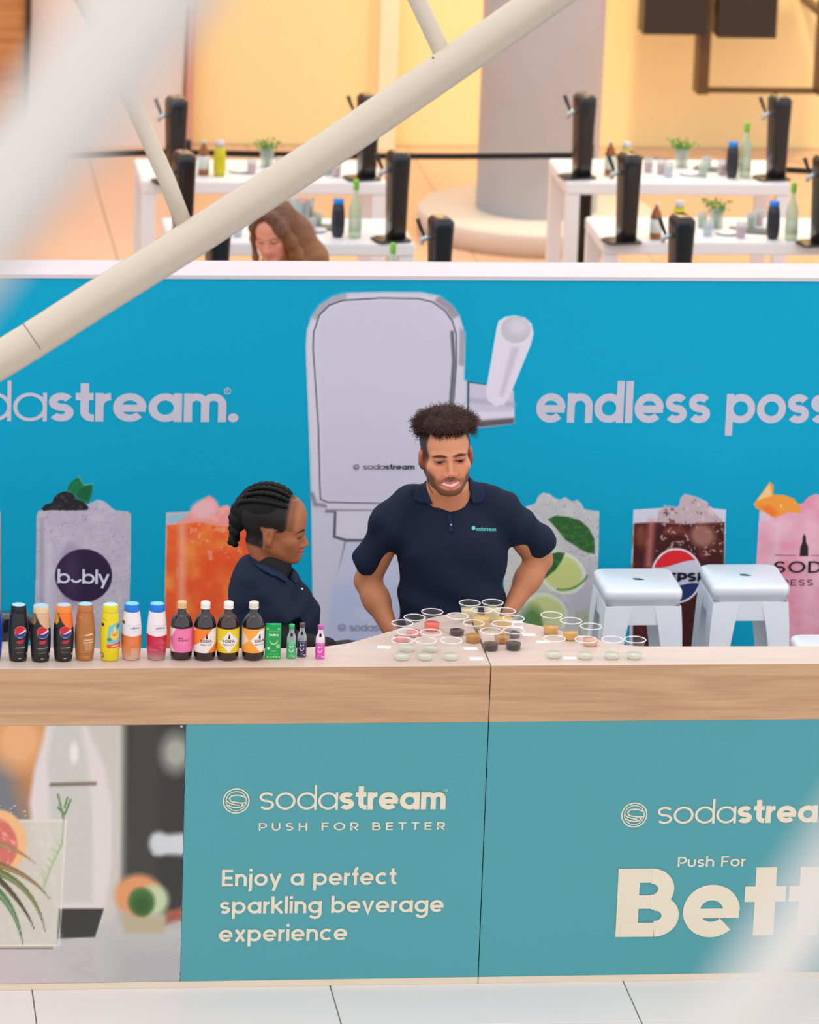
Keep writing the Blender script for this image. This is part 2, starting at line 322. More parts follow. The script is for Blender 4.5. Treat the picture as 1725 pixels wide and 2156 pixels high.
# ---------------------------------------------------------------- implicit surfaces for figures
class Field:
    def __init__(s, lo, hi, h):
        s.lo = np.array(lo, float); s.h = h; n = np.ceil((np.array(hi)-s.lo)/h).astype(int)+1; s.n = n; s.f = np.full(tuple(n), .3, np.float32)
    def blk(s, lo, hi, pad):
        a = np.maximum(np.floor((np.array(lo)-pad-s.lo)/s.h).astype(int), 0); b = np.minimum(np.ceil((np.array(hi)+pad-s.lo)/s.h).astype(int)+1, s.n)
        if (b <= a).any(): return None, None
        g = [s.lo[i]+s.h*np.arange(a[i], b[i]) for i in range(3)]
        return (slice(a[0], b[0]), slice(a[1], b[1]), slice(a[2], b[2])), np.stack(np.meshgrid(*g, indexing='ij'), -1).astype(np.float32)
    def comb(s, sl, d, k, op):
        a = s.f[sl]
        if op > 0: hh = np.maximum(k-np.abs(a-d), 0)/k; s.f[sl] = np.minimum(a, d)-hh*hh*k/4
        else: d = -d; hh = np.maximum(k-np.abs(a-d), 0)/k; s.f[sl] = np.maximum(a, d)+hh*hh*k/4
    def ell(s, c, r, k=.02, op=1, M=None, rot=None):
        """ellipsoid centred c, radii r, in the frame M (numpy 4x4)"""
        c = np.array(c, float); r = np.array(r, float); A = np.eye(4) if M is None else M; Q = A[:3, :3]
        if rot is not None: Q = Q@np.array(Matrix.Rotation(R_(rot[1]), 3, rot[0]))
        wc = A[:3, :3]@c+A[:3, 3]; e = np.abs(Q)@r
        sl, P = s.blk(wc-e, wc+e, k+.006)
        if sl is None: return
        p = (P-wc.astype(np.float32))@Q.astype(np.float32)
        k0 = np.sqrt(((p/r)**2).sum(-1)); k1 = np.sqrt(((p/(r*r))**2).sum(-1))+1e-6; s.comb(sl, k0*(k0-1)/k1, k, op)
    def cone(s, a, b, ra, rb, k=.02, op=1, M=None, fl=None):
        """tapered capsule; fl=(axis unit vector, factor) flattens it along that axis"""
        a = np.array(a, float); b = np.array(b, float)
        if M is not None: a = M[:3, :3]@a+M[:3, 3]; b = M[:3, :3]@b+M[:3, 3]
        R0 = max(ra, rb)
        sl, P = s.blk(np.minimum(a, b)-R0, np.maximum(a, b)+R0, k+.006)
        if sl is None: return
        e = b-a; L2 = float(e@e)+1e-9; w = P-a.astype(np.float32); t = np.clip((w@e.astype(np.float32))/L2, 0, 1); v = w-t[..., None]*e.astype(np.float32)
        sc = 1.0
        if fl is not None:
            ax = np.array(fl[0], np.float32); c = v@ax; v = v+(c*(1/fl[1]-1))[..., None]*ax; sc = .5*(1+fl[1])
        s.comb(sl, (np.sqrt((v*v).sum(-1))-(ra+(rb-ra)*t))*sc, k, op)
    def chain(s, pts, rs, k=.02, op=1, M=None, fl=None):
        for i in range(len(pts)-1): s.cone(pts[i], pts[i+1], rs[i], rs[i+1], k, op, M, fl)
    def mesh(s, smooth=0):
        f = s.f; f[0] = f[-1] = .3; f[:, 0] = f[:, -1] = .3; f[:, :, 0] = f[:, :, -1] = .3
        ins = f < 0; n = np.array(f.shape)-1
        cnt = np.zeros(tuple(n), np.int8)
        O = [(i, j, k) for i in (0, 1) for j in (0, 1) for k in (0, 1)]
        sh = lambda a, o: a[o[0]:o[0]+n[0], o[1]:o[1]+n[1], o[2]:o[2]+n[2]]
        for o in O: cnt += sh(ins, o)
        cell = np.argwhere((cnt > 0) & (cnt < 8)); idx = np.full(tuple(n), -1, np.int32); idx[tuple(cell.T)] = np.arange(len(cell))
        acc = np.zeros((len(cell), 3)); num = np.zeros(len(cell))
        for o in O:
            for ax in range(3):
                if o[ax]: continue
                o2 = list(o); o2[ax] = 1
                va = f[tuple((cell+o).T)]; vb = f[tuple((cell+o2).T)]; m = (va < 0) != (vb < 0)
                t = np.where(m, va/np.where(m, va-vb, 1), 0); p = np.tile(np.array(o, float), (len(cell), 1)); p[:, ax] += t
                acc[m] += p[m]; num[m] += 1
        V = (acc/num[:, None]+cell)*s.h+s.lo; Q = []
        for ax in range(3):
            u, w = [(1, 2), (2, 0), (0, 1)][ax]; o2 = [0, 0, 0]; o2[ax] = 1
            m = sh(ins, (0, 0, 0)) != sh(ins, tuple(o2)); e = np.argwhere(m); e = e[(e[:, u] > 0) & (e[:, w] > 0)]
            q = []
            for du, dw in ((0, 0), (-1, 0), (-1, -1), (0, -1)):
                c = e.copy(); c[:, u] += du; c[:, w] += dw; q.append(idx[tuple(c.T)])
            q = np.stack(q, 1); fl = ins[tuple(e.T)]; q[~fl] = q[~fl][:, ::-1]; Q.append(q)
        Q = np.concatenate(Q); Q = Q[(Q >= 0).all(1)]
        for _ in range(smooth):
            a = np.zeros_like(V); c = np.zeros(len(V))
            for i in range(4):
                j = (i+1) % 4; np.add.at(a, Q[:, i], V[Q[:, j]]); np.add.at(c, Q[:, i], 1); np.add.at(a, Q[:, j], V[Q[:, i]]); np.add.at(c, Q[:, j], 1)
            V = V*.5+a/np.maximum(c, 1)[:, None]*.5
        return V, Q
def frame(loc, yaw=0, pitch=0, roll=0):
    M = Matrix.Rotation(R_(yaw), 4, 'Z') @ Matrix.Rotation(R_(pitch), 4, 'X') @ Matrix.Rotation(R_(roll), 4, 'Y'); M = np.array(M); M[:3, 3] = loc; return M
def loc_of(M, V): return (V-M[:3, 3])@M[:3, :3]

# ================================================================ SETTING
# floor: a slab with tiles laid on it (tile tops at z=0)
M_tile = mat('floor_tile_white', (226, 219, 215), .32, noise=(3, .03, (1, 1, 1)))
M_joint = mat('floor_joint', (120, 116, 116), .8)
fl = struct(bxo('floor', -14, 16, -16, 14, -.2, -.004, M_joint))
bm = bmesh.new(); box(bm, -.4590, .4590, -.4590, .4590, -.0039, 0); bmesh.ops.bevel(bm, geom=[e for e in bm.edges if all(v.co.z > -.001 for v in e.verts)], offset=.0015, segments=1, affect='EDGES')
tl = bmobj('floor_tile', bm, M_tile, fl); first = True
M_tile2 = mat('floor_tile_warm', (216, 172, 138), .22, noise=(3, .05, (1, 1, 1)))
tw = tl.data.copy(); tw.materials[0] = M_tile2
for iy in list(range(-3, 1)) + list(range(4, 15)):
    for ix in range(-4, 7) if iy < 1 else range(-6, 9):
        x = -.463+.461+.922*ix; y = -.33+.461+.922*iy
        if first: tl.location = (x, y, 0); first = False; continue
        o = tl.copy(); C.objects.link(o); o.location = (x, y, 0)
        if iy > 0: o.data = tw
        if iy == 14: o.scale = (1, .16, 1); o.location = (x, 12.663, 0)
YW = 12.75
M_wallw = mat('back_wall_cream', (252, 222, 160), .6, noise=(.5, .05, (1, 1, 1)))
wb = struct(bxo('wall_back', -8, 12, YW, YW+.3, -.0, 6, M_wallw))
M_pink = mat('pale_mauve_panel', (232, 214, 205), .6)
xl = at(62, 150, y=YW-.06)[0]; xr = at(385, 150, y=YW-.06)[0]
p = struct(bxo('trim_1', xl, xr, YW-.06, YW-.001, 0, 6, M_pink)); 
p = struct(bxo('trim_2', xr+.02, at(400, 150, y=YW-.1)[0]+.02, YW-.12, YW-.001, 0, 6, mat('rose_strip', (214, 150, 128), .5)))
p = struct(bxo('trim_3', at(800, 90, y=YW-.1)[0], at(838, 90, y=YW-.1)[0], YW-.12, YW-.001, 0, 6, mat('pale_strip', (255, 226, 190), .5)))
M_warmwood = wood('brown_wood_wall', (150, 92, 46), (206, 140, 80), .5)
p = struct(bxo('wall_left', -8, xl-.03, YW-.16, YW-.001, 0, 6, M_warmwood))
p = struct(bxo('trim_4', xl-.03, xl, YW-.2, YW-.001, 0, 6, mat('dark_edge', (62, 44, 22), .5)))
# round column with a wide low base ring
YC = 10.55
c0, c1 = at(1008, 300, y=YC)[0], at(1262, 300, y=YC)[0]; cx = (c0+c1)/2; cr = (c1-c0)/2
M_col = mat('column_white', (196, 203, 216), .45)
col_ = struct(empty('column_round', (cx, YC, 0))); col_['category'] = 'column'; col_['label'] = 'thick round white column standing behind the white tables'; del col_['kind']
bm = bmesh.new(); lathe(bm, [(cr, 0), (cr, 6.5)], 64); bmobj('column_shaft', bm, M_col, col_, True)
zb = .13
bm = bmesh.new(); lathe(bm, [(cr+.30, 0), (cr+.31, zb-.02), (cr+.295, zb), (cr+.005, zb+.002)], 64); bmobj('base_ring', bm, mat('column_base', (214, 200, 188), .5), col_, True)

# ================================================================ COUNTER
M_top = wood('counter_top_wood', (202, 178, 163), (220, 200, 185), 1.0, .42)
M_fas = wood('fascia_wood', (172, 130, 92), (202, 163, 125), 1.0, .5)
M_teal = mat('teal_panel', (76, 153, 160), .5, noise=(1.2, .05, (1, 1, 1)))
M_plinth = mat('cream_plinth', (224, 208, 184), .5)
M_cream = mat('cream_vinyl', (226, 214, 190), .6)
M_dark = mat('black_gap', (16, 16, 18), .8)
bz, tz = .0215, 1.04; fz = .8585
def edge(pts): return [tuple(at(a, b, z=tz)[:2]) for a, b in pts]
backL = edge([(0, 1348), (30, 1354), (60, 1359), (110, 1364), (200, 1365), (400, 1365), (600, 1364.5), (650, 1363), (690, 1360.5), (730, 1355), (760, 1347.5), (795, 1337), (830, 1327), (870, 1312.5), (905, 1301.5), (935, 1294.5), (965, 1291), (986, 1291.5)])
backR = edge([(994, 1292), (1020, 1294), (1060, 1301), (1099, 1310), (1143, 1319), (1182, 1328), (1225, 1339), (1265, 1348), (1290, 1354), (1312, 1358), (1345, 1360.5), (1400, 1361), (1725, 1360), (2100, 1360)])
xs = backL[-1][0]
def seam(t): return (-.0015, 0) if t < 0 else (.0015, 0)
def counter(name, x0, x1, outline, label, kind):
    t = empty(name, ((x0+x1)/2, .0, 0)); tag(t, label, 'counter'); ox = (x0+x1)/2
    sh = lambda a: a-ox
    bm = bmesh.new(); g_ = lambda y, z: [(sh(a), max(b, y), z) for a, b in outline]; loft(bm, [g_(.0206, tz-.024), g_(.0205, tz-.0016), g_(0, tz-.0015), g_(0.0, tz-.0006), g_(.0006, tz)])
    bmobj('worktop', bm, M_top, t)
    bxo('fascia', sh(x0), sh(x1), .0008, .02, fz, tz-.0018, M_fas, t)
    bxo('plinth', sh(x0), sh(x1), .0005, .16, 0.0005, bz, M_plinth, t)
    bm = bmesh.new(); box(bm, sh(x0), sh(x1), .021, .165, bz+.0005, tz-.025); bmobj('carcass', bm, mat('white_board', (226, 226, 226), .6), t)
    return t, sh
XL, XR = -2.6, 2.45
outL = [(XL, 0), (-.0015, 0), (-.0015, .04), (xs-.0015, backL[-1][1])] + backL[::-1][1:] + [(XL, .36)]
outR = [(.0015, 0), (XR, 0), (XR, .176)] + [q for q in backR[::-1] if q[0] < XR-.02] + [(.0015, .04)]
cl, shL = counter('bar_counter', XL, -.0015, outL, 'left bar counter section with the printed drinks picture and cream lettering on teal', 'L')
cr_, shR = counter('bar_counter', .0015, XR, outR, 'right bar counter section with very large cream lettering on a teal front', 'R')
xb = -.9298
bxo('front_panel', shL(xb+.001), shL(-.0015), .001, .0205, bz+.0005, fz-.0005, M_teal, cl)
bxo('front_panel', shR(.0015), shR(XR), .001, .0205, bz+.0005, fz-.0005, M_teal, cr_)
bxo('picture_panel', shL(XL), shL(xb), .002, .0205, bz+.0005, fz-.0005, mat('panel_grey', (150, 150, 148), .5), cl)
for (px, py) in ((382, 1529), (369, 2016)):
    q = at(px, py, y=.0); bm = bmesh.new(); tube(bm, [(shL(q[0]), -.0015, q[2]), (shL(q[0]), .0015, q[2])], .004, 10); bmobj('screw', bm, mat('screw_steel', (200, 200, 198), .3, .9), cl)
# blurred table-top photograph printed on the far left panel
cv = Canvas(-330, 1522, 392, 2072, 3, (160, 158, 152), True)
G = cv
G.poly([(-400, 1500), (120, 1500), (60, 1900), (-400, 1900)], (176, 120, 74), 60)
G.poly([(-400, 1640), (20, 1600), (70, 1760), (-400, 1790)], (110, 112, 116), 50)
G.ell(40, 1560, 55, 60, (214, 160, 110), 50)
G.ell(-150, 1600, 90, 90, (120, 80, 52), 60)
G.poly([(150, 1490), (285, 1490), (250, 1960), (110, 1960)], (188, 182, 172), 30)
G.poly([(262, 1480), (420, 1480), (420, 1935), (262, 1905)], (48, 48, 46), 22)
G.poly([(276, 1480), (340, 1480), (330, 1900), (262, 1900)], (62, 62, 58), 26, amt=.6)
G.ell(370, 1585, 30, 40, (150, 152, 142), 30)
G.poly([(324, 1760), (400, 1752), (400, 1802), (324, 1798)], (190, 193, 196), 14)
G.ell(334, 1776, 20, 24, (190, 193, 196), 14)
G.poly([(-400, 1990), (-400, 2100), (420, 2100), (420, 1955), (250, 1940), (120, 1975)], (176, 174, 172), 26)
G.poly([(-400, 2010), (100, 1992), (160, 2100), (-400, 2100)], (186, 176, 176), 30)
G.poly([(240, 1990), (420, 1985), (420, 2100), (240, 2100)], (160, 160, 160), 50, amt=.7)
G.poly([(255, 1930), (355, 1930), (345, 1965), (262, 1965)], (170, 158, 128), 16)
G.ell(292, 1885, 50, 44, (206, 140, 92), 16); G.ell(325, 1895, 30, 32, (178, 190, 150), 16); G.ell(298, 1899, 28, 30, (66, 104, 50), 10); G.ell(300, 1905, 18, 20, (48, 84, 40), 14)
G.poly([(350, 1920), (400, 1905), (400, 1930), (350, 1945)], (150, 84, 66), 12)
# bottle
G.poly([(100, 1510), (175, 1510), (196, 1560), (222, 1620), (236, 1700), (234, 1820), (222, 1915), (126, 1915), (68, 1750), (62, 1690), (72, 1620), (90, 1560)], (206, 196, 194), 12)
G.poly([(112, 1520), (168, 1520), (184, 1600), (196, 1720), (196, 1900), (120, 1900), (104, 1700), (100, 1600)], (186, 184, 176), 14)
G.poly([(196, 1640), (232, 1700), (228, 1860), (200, 1900)], (206, 197, 194), 10)
G.ell(156, 1585, 9, 22, (214, 212, 206), 8); G.line([(108, 1652), (200, 1650)], 6, (96, 80, 66), 7)
G.poly([(122, 1913), (219, 1913), (200, 1973), (122, 1976)], (50, 50, 47), 3)
# tumbler in front with grapefruit and leaves
G.poly([(-280, 1724), (140, 1726), (132, 1830), (118, 1994), (-240, 1998)], (196, 190, 178), 4, amt=.92)
n = G.noise(26, 5, 4); G.put((np.abs(n) < .10)*((G.X < 132) & (G.Y > 1740) & (G.Y < 1990) & (G.X > -250))*.14, (222, 218, 210))
G.line([(-280, 1728), (140, 1728)], 3, (214, 208, 198)); G.line([(139, 1728), (124, 1990), (-240, 1996)], 3, (220, 214, 206), amt=.8)
G.line([(-240, 1997), (110, 1996)], 4, (100, 80, 60), amt=.7)
n = G.noise(6, 8, 2); G.put(((n > .42) & (G.Y > 1685) & (G.Y < 1722) & (G.X < 62))*.6, (214, 214, 214))
G.ell(0, 1770, 56, 66, (222, 172, 120), 4, -15); G.ell(-10, 1776, 46, 56, (196, 104, 92), 5, -15)
n = G.noise(9, 21, 3); G.put(np.clip((n-.1)*3, 0, 1)*((((G.X+10)/44)**2+((G.Y-1776)/54)**2) < 1)*.7, (232, 160, 150))
def leaf(a, b, c, w, col, col2=None):
    pts = []; 
    for i in range(13):
        t = i/12; x = (1-t)**2*a[0]+2*t*(1-t)*b[0]+t*t*c[0]; y = (1-t)**2*a[1]+2*t*(1-t)*b[1]+t*t*c[1]; pts.append((x, y, w*(1-t)**.8+1))
    for p, q in zip(pts, pts[1:]): G.line([p[:2], q[:2]], (p[2]+q[2])/2, col, 2)
    if col2:
        for p, q in zip(pts, pts[1:]): G.line([(p[0], p[1]+p[2]*.15), (q[0], q[1]+q[2]*.15)], (p[2]+q[2])*.15, col2, 2)
leaf((-60, 1770), (20, 1770), (74, 1818), 14, (150, 116, 76), (170, 140, 100)); leaf((-60, 1810), (50, 1820), (104, 1892), 16, (120, 100, 60), (160, 130, 90))
leaf((-60, 1820), (70, 1840), (95, 1960), 18, (92, 104, 60), (130, 140, 90)); leaf((-40, 1820), (40, 1880), (72, 1955), 14, (60, 56, 34), (90, 90, 60)); leaf((-50, 1850), (30, 1880), (48, 1988), 22, (72, 112, 76), (130, 150, 110))
leaf((-300, 1850), (-180, 1860), (-120, 1970), 20, (72, 100, 66))
for a, b in (((134, 1725), (122, 1672)), ((134, 1712), (122, 1700)), ((136, 1700), (142, 1680)), ((136, 1715), (149, 1684))): G.line([a, b], 4, (84, 124, 66), 2)
G.line([(134, 1725), (131, 1775), (110, 1820), (92, 1870)], 3, (150, 170, 126), 3)
for i in range(14): G.line([(132-i*3.2, 1778+i*6.5), (132-i*3.2+random.uniform(-14, 12), 1766+i*6.5)], 2.4, (150, 178, 120), 2, amt=.8)
G.put((np.abs(G.noise(60, 3, 2)) < .04)*(G.Y > 2000)*.12, (140, 140, 140))
def ofs(parent, f): return lambda x, y: f(x, y)-np.array([parent.location.x, parent.location.y, parent.location.z])
G.C = np.clip(G.C*1.05, 0, 255); G.K &= (G.X <= 391); cm = plane_map(.0012)
def poster_map(x, y):
    P = cm(x, y); P[:, 0] = np.clip(P[:, 0], XL+.002, xb); P[:, 2] = np.clip(P[:, 2], bz+.001, fz-.001); return P
cv.mesh('printed_picture', ofs(cl, poster_map), paintmat('poster_print', .5), cl)
def child_text(parent, *a, **k):
    for o in flat_text(*a, **k): o.parent = parent; o.matrix_parent_inverse = Matrix.Translation(-parent.location)
def swirl(name, cxp, cyp, rad, Y, m, parent, lift=0):
    c = at(cxp, cyp, y=Y); V, Q = [], []
    st = [(arc(0, 0, .93, .93, 0, 360, 40), .10), (arc(0, 0, .74, .74, 20, 200, 24), .07), (arc(0, 0, .74, .74, 200, 380, 24), .07),
          ([(.62, .28), (.35, .42), (0, .46), (-.35, .40), (-.5, .22), (-.42, .02), (-.2, -.08), (.1, -.12), (.42, -.16), (.72, -.12)], .1),
          ([(-.62, -.28), (-.35, -.44), (0, -.5), (.38, -.44), (.52, -.3), (.4, -.2)], .1), ([(-.74, .06), (-.5, -.14), (-.1, -.28), (.25, -.32)], .09)]
    for i, (q, w) in enumerate(st):
        v, f = ribbon(q, w); o = len(V); V += [(c[0]+a*rad, Y-lift-.0002*i, c[2]+b*rad) for a, b in v]; Q += [tuple(j+o for j in t) for t in f]
    o = pymesh(name, V, Q, m, None); o.parent = parent; o.matrix_parent_inverse = Matrix.Translation(-parent.location); return o
YF = -.0006
def regmark(px, py, par, m):
    V, Q = ribbon(arc(0, 0, .0035, .0035, 0, 360, 16), .0016); c = at(px, py, y=YF); o = pymesh('trademark_ring', [(c[0]+a, YF, c[2]+b) for a, b in V], Q, m); o.parent = par; o.matrix_parent_inverse = Matrix.Translation(-par.location)
regmark(940, 1664, cl, M_cream)
swirl('logo_ring', 497.5, 1686.5, .042, YF, M_cream, cl)
child_text(cl, 'lettering', [('soda', .125), ('stream', .27)], (546, 1705), (938, 1704), .0565, YF, M_cream, None, gap=.07)
child_text(cl, 'lettering', [('PUSH FOR BETTER', .2)], (545, 1749), (936, 1747), .0185, YF, M_cream, None, gap=.62)
child_text(cl, 'lettering', [('Enjoy a perfect', .225)], (467, 1866), (834, 1862), .0395, YF, M_cream, None, gap=.13)
child_text(cl, 'lettering', [('sparkling beverage', .225)], (463, 1924), (934, 1920), .0395, YF, M_cream, None, gap=.13)
child_text(cl, 'lettering', [('experience', .225)], (461, 1983), (731, 1980), .0395, YF, M_cream, None, gap=.13)
swirl('logo_ring', 1336, 1716, .042, YF, M_cream, cr_)
child_text(cr_, 'lettering', [('soda', .125), ('stream', .27)], (1384, 1735), (1776, 1731), .0565, YF, M_cream, None, gap=.07)
child_text(cr_, 'lettering', [('Push For', .2)], (1427, 1826), (1570, 1824), .0255, YF, M_cream, None, gap=.16)
child_text(cr_, 'lettering', [(['B!', 'e!', 't!', 't!', 'e!', 'r'], .40)], (1296, 1973), (1940, 1966), .1665, YF, M_cream, None, gap=.06)

# ================================================================ BACKDROP
YB = 2.30
zt = at(862, 582, y=YB)[2]
M_blue = mat('backdrop_turquoise', (4, 166, 203), .6, spec=.2, noise=(.8, .10, (1, 1, 1)))
M_white = mat('white_paint', (216, 208, 213), .5)
M_lav = mat('lavender_vinyl', (205, 200, 214), .6)
back = empty('backdrop_wall', (0, YB+.1, 0)); tag(back, 'long turquoise backdrop wall with white top, lettering and printed drinks', 'partition')
bm = bmesh.new(); box(bm, -3.5, 4.5, -.1, .09, 0, zt-.012); bmobj('backdrop_panel', bm, M_blue, back)
bxo('top_cap', -3.52, 4.52, -.104, .118, zt-.0115, zt+.002, M_white, back)
def onwall(q):
    for o in (q if isinstance(q, list) else [q]): o.parent = back; o.matrix_parent_inverse = Matrix.Translation(-back.location)
    return q
L0 = YB-.0015
M_ink = mat('navy_ink', (52, 60, 84), .6)
onwall(flat_text('lettering', [('so', .12), ('da', .12), ('stream.', .25)], (-180, 886), (502, 889), at(300, 828, y=L0)[2]-at(300, 888, y=L0)[2], L0, M_lav, None, gap=.055))
onwall(flat_text('lettering', [('endless possibilities', .25)], (1128, 890), (2058, 893), at(1300, 828, y=L0)[2]-at(1300, 890, y=L0)[2], L0, M_lav, None, gap=.06))
# registered mark
V, Q = ribbon(arc(0, 0, .0105, .0105, 0, 360, 24), .003); c = at(479, 823.5, y=L0); V2, Q2 = ribbon([(-.003, -.005), (-.003, .005), (.003, .003), (-.003, 0), (.004, -.005)], .002)
onwall(pymesh('trademark_ring', [(c[0]+a, L0, c[2]+b) for a, b in V]+[(c[0]+a, L0, c[2]+b) for a, b in V2], [tuple(q) for q in Q]+[tuple(i+len(V) for i in q) for q in Q2], M_lav))
TEAL = np.array((4, 166, 203.))
M_print = paintmat('backdrop_print', .55, .35)
def pr(cv, name, lay=1, label=None):
    cv.C *= 1.07; o = cv.mesh(name, plane_map(YB-.0012*lay), M_print, None); onwall(o)
    if label: o['label'] = label
    return o
# --- printed machine
g = Canvas(640, 612, 1126, 1370, 2.0, TEAL)
def rr(x0, y0, x1, y1, r, n=10):
    o = []
    for (cx_, cy_, a0) in ((x1-r, y0+r, -90), (x1-r, y1-r, 0), (x0+r, y1-r, 90), (x0+r, y0+r, 180)):
        o += [(cx_+r*math.cos(R_(a0+90*i/n)), cy_+r*math.sin(R_(a0+90*i/n))) for i in range(n+1)]
    return o
outer = [(655, 1062), (650, 900), (643.5, 730), (646, 695), (655, 668), (672, 643), (700, 624), (730, 616), (810, 614), (890, 615), (925, 622), (952, 642), (968, 664), (976, 690), (980, 720), (978, 800), (984, 803), (984, 1100), (900, 1110), (668, 1076)]
g.poly([(655, 1050), (984, 1050), (990, 1370), (660, 1370)], (196, 193, 206))
g.poly(outer, (186, 182, 194)); g.poly([(a*.985+12.5, b*.985+13) for a, b in outer], (206, 200, 211), 6)
g.poly([(655, 668), (672, 643), (700, 624), (730, 616), (730, 632), (705, 638), (682, 656), (668, 676)], (150, 146, 156), 8, amt=.7)
g.poly([(925, 622), (952, 642), (968, 664), (952, 672), (940, 652), (915, 634)], (128, 122, 130), 6, amt=.7)
g.poly([(968, 690), (980, 700), (978, 772), (966, 768)], (160, 156, 166), 5)
inner = [(676, 1050), (672, 900), (661, 735), (662, 700), (674, 664), (694, 644), (722, 634), (800, 629), (880, 630), (910, 637), (936, 655), (952, 678), (960, 706), (960, 760), (950, 900), (950, 1052), (934, 1062), (690, 1056)]
g.line(inner+[inner[0]], 5, (52, 50, 56), 3); g.poly(inner, (203, 198, 210)); g.poly([(a*.97+24.5, b*.975+21) for a, b in inner], (197, 193, 206), 14)
g.line([(952, 700), (956, 760), (948, 870)], 7, (92, 92, 98), 5)
# under body, nozzle, bottle, shadow
g.line([(657, 1040), (664, 1062), (690, 1066), (860, 1070)], 7, (120, 116, 128), 8); g.poly([(686, 1060), (880, 1062), (880, 1074), (690, 1072)], (202, 198, 210), 4)
g.line([(688, 1076), (880, 1078)], 5, (104, 98, 110), 6)
g.poly(rr(705, 1076, 800, 1134, 6), (205, 200, 211), 3); g.line([(706, 1080), (704, 1130), (730, 1138), (800, 1138)], 5, (72, 70, 76), 4)
g.line([(727, 1140), (708, 1230), (695, 1300)], 3, (120, 120, 132), 3)
g.poly([(730, 1142), (820, 1142), (860, 1250), (870, 1370), (680, 1370), (695, 1260)], (190, 192, 212), 5); g.poly([(700, 1230), (860, 1226), (868, 1370), (684, 1370)], (180, 186, 212), 12)
n = g.noise(30, 4, 3); g.put(np.clip(n*1.6, 0, 1)*(g.Y > 1230)*(g.X < 860)*(g.X > 690)*.5, (206, 212, 232))
# lever
g.poly([(987, 806), (1022, 810), (1082, 822), (1084, 892), (1040, 898), (986, 904)], (196, 190, 204), 2.5); g.line([(988, 842), (1080, 852)], 10, (176, 168, 182), 8); g.poly([(988, 888), (1083, 880), (1083, 892), (1010, 900)], (92, 84, 90), 6); g.poly([(990, 868), (1082, 866), (1082, 876), (990, 882)], (214, 208, 222), 6)
g.line([(986.5, 804), (985.5, 902)], 3, (40, 44, 50)); g.line([(988, 804), (1022, 809)], 2, (40, 50, 60))
g.poly([(1046, 690), (1050, 676), (1064, 667), (1084, 664), (1106, 669), (1120, 682), (1124, 702), (1118, 726), (1072, 838), (1062, 852), (1044, 856), (1028, 844), (1023, 826)], (218, 210, 220), 2.5)
g.poly([(1078, 730), (1094, 732), (1060, 834), (1052, 834)], (196, 186, 198), 8); g.ell(1086, 694, 31, 28, (190, 184, 190), 3); g.ell(1092, 688, 20, 16, (206, 200, 206), 14)
g.K &= ~((g.X > 984) & (g.Y > 915))
pr(g, 'printed_machine', 1)
M_ink2 = mat('black_ink', (44, 44, 54), .6)
onwall(flat_text('lettering', [('soda', .14), ('stream', .25)], (765, 988.5), (873, 988.5), .0145, YB-.0045, M_ink2, None, gap=.08)); onwall(swirl('logo_ring', 750.5, 983.5, .011, YB-.0045, M_ink2, back))
onwall(flat_text('lettering', [('sodastream', .15)], (736, 1328), (856, 1328), .019, YB-.0045, mat('faint_ink', (140, 142, 164), .6), None, gap=.09)); onwall(swirl('logo_ring', 720, 1321, .014, YB-.0045, mat('faint_ink', (0, 0, 0)), back))
# --- printed drinks
def jag(xa_, xb_, y, amp, seed, n=14):
    r = random.Random(seed); return [(xa_+(xb_-xa_)*i/n, y+r.uniform(-amp, amp)) for i in range(n+1)]
# frosted lavender drink with berries
g = Canvas(70, 1000, 280, 1372, 1.4, TEAL)
g.poly([(77, 1372), (73, 1290), (76, 1180), (77, 1084), (82, 1076), (100, 1070), (150, 1072), (188, 1060), (205, 1052), (220, 1056), (236, 1070), (244, 1075), (270, 1077), (276, 1082), (275, 1180), (272, 1290), (272, 1372)], (184, 176, 190))
n = g.noise(28, 31, 4); g.put(np.clip(n*1.2+.1, 0, 1)*g.K*.55, (206, 198, 210), False); n = g.noise(14, 33, 4); g.put((np.abs(n) < .035)*g.K*.35, (128, 116, 130), False)
g.put((np.abs(g.X-88) < 5)*g.K*.35*(g.Y > 1090), (140, 132, 146), False)
g.line([(104, 1150), (100, 1340)], 12, (212, 204, 214), 14, .6); g.put((g.noise(9, 3, 2) > .55)*g.K*.5*(g.Y < 1110), (120, 96, 92), False)
g.poly([(86, 1072), (96, 1062), (110, 1058), (113, 1048), (124, 1038), (138, 1034), (152, 1038), (161, 1050), (176, 1056), (187, 1068), (184, 1074), (150, 1075), (110, 1074), (92, 1076)], (32, 30, 36))
g.put((g.noise(5, 17, 3) > .25)*(g.Y < 1078)*(g.X < 188)*(g.Y > 1034)*(((g.X-138)/50)**2+((g.Y-1058)/20)**2 < 1)*.5, (84, 80, 88), False)
g.poly([(140, 1033), (146, 1018), (158, 1008), (167, 1004), (174, 1014), (178, 1023), (194, 1019), (196, 1030), (192, 1048), (187, 1059), (172, 1055), (160, 1046), (150, 1036)], (20, 112, 66)); g.poly([(162, 1046), (166, 1032), (180, 1022), (192, 1020), (190, 1040), (184, 1054)], (14, 92, 58), 3)
g.line([(166, 1004), (176, 1022), (195, 1019)], 1.6, (150, 190, 140), amt=.7)
g.ell(176, 1212, 60, 56, (44, 26, 58), 2); g.ell(150, 1212, 18, 48, (78, 52, 98), 24, amt=.6)
pr(g, 'printed_drink', 1, 'frosted lavender drink print with a dark round emblem')
onwall(flat_text('lettering', [(['b', 'u_', 'b', 'l', 'y'], .2)], (121, 1228), (230, 1230), .037, YB-.0045, mat('white_vinyl', (226, 226, 240), .5), None, gap=.04))
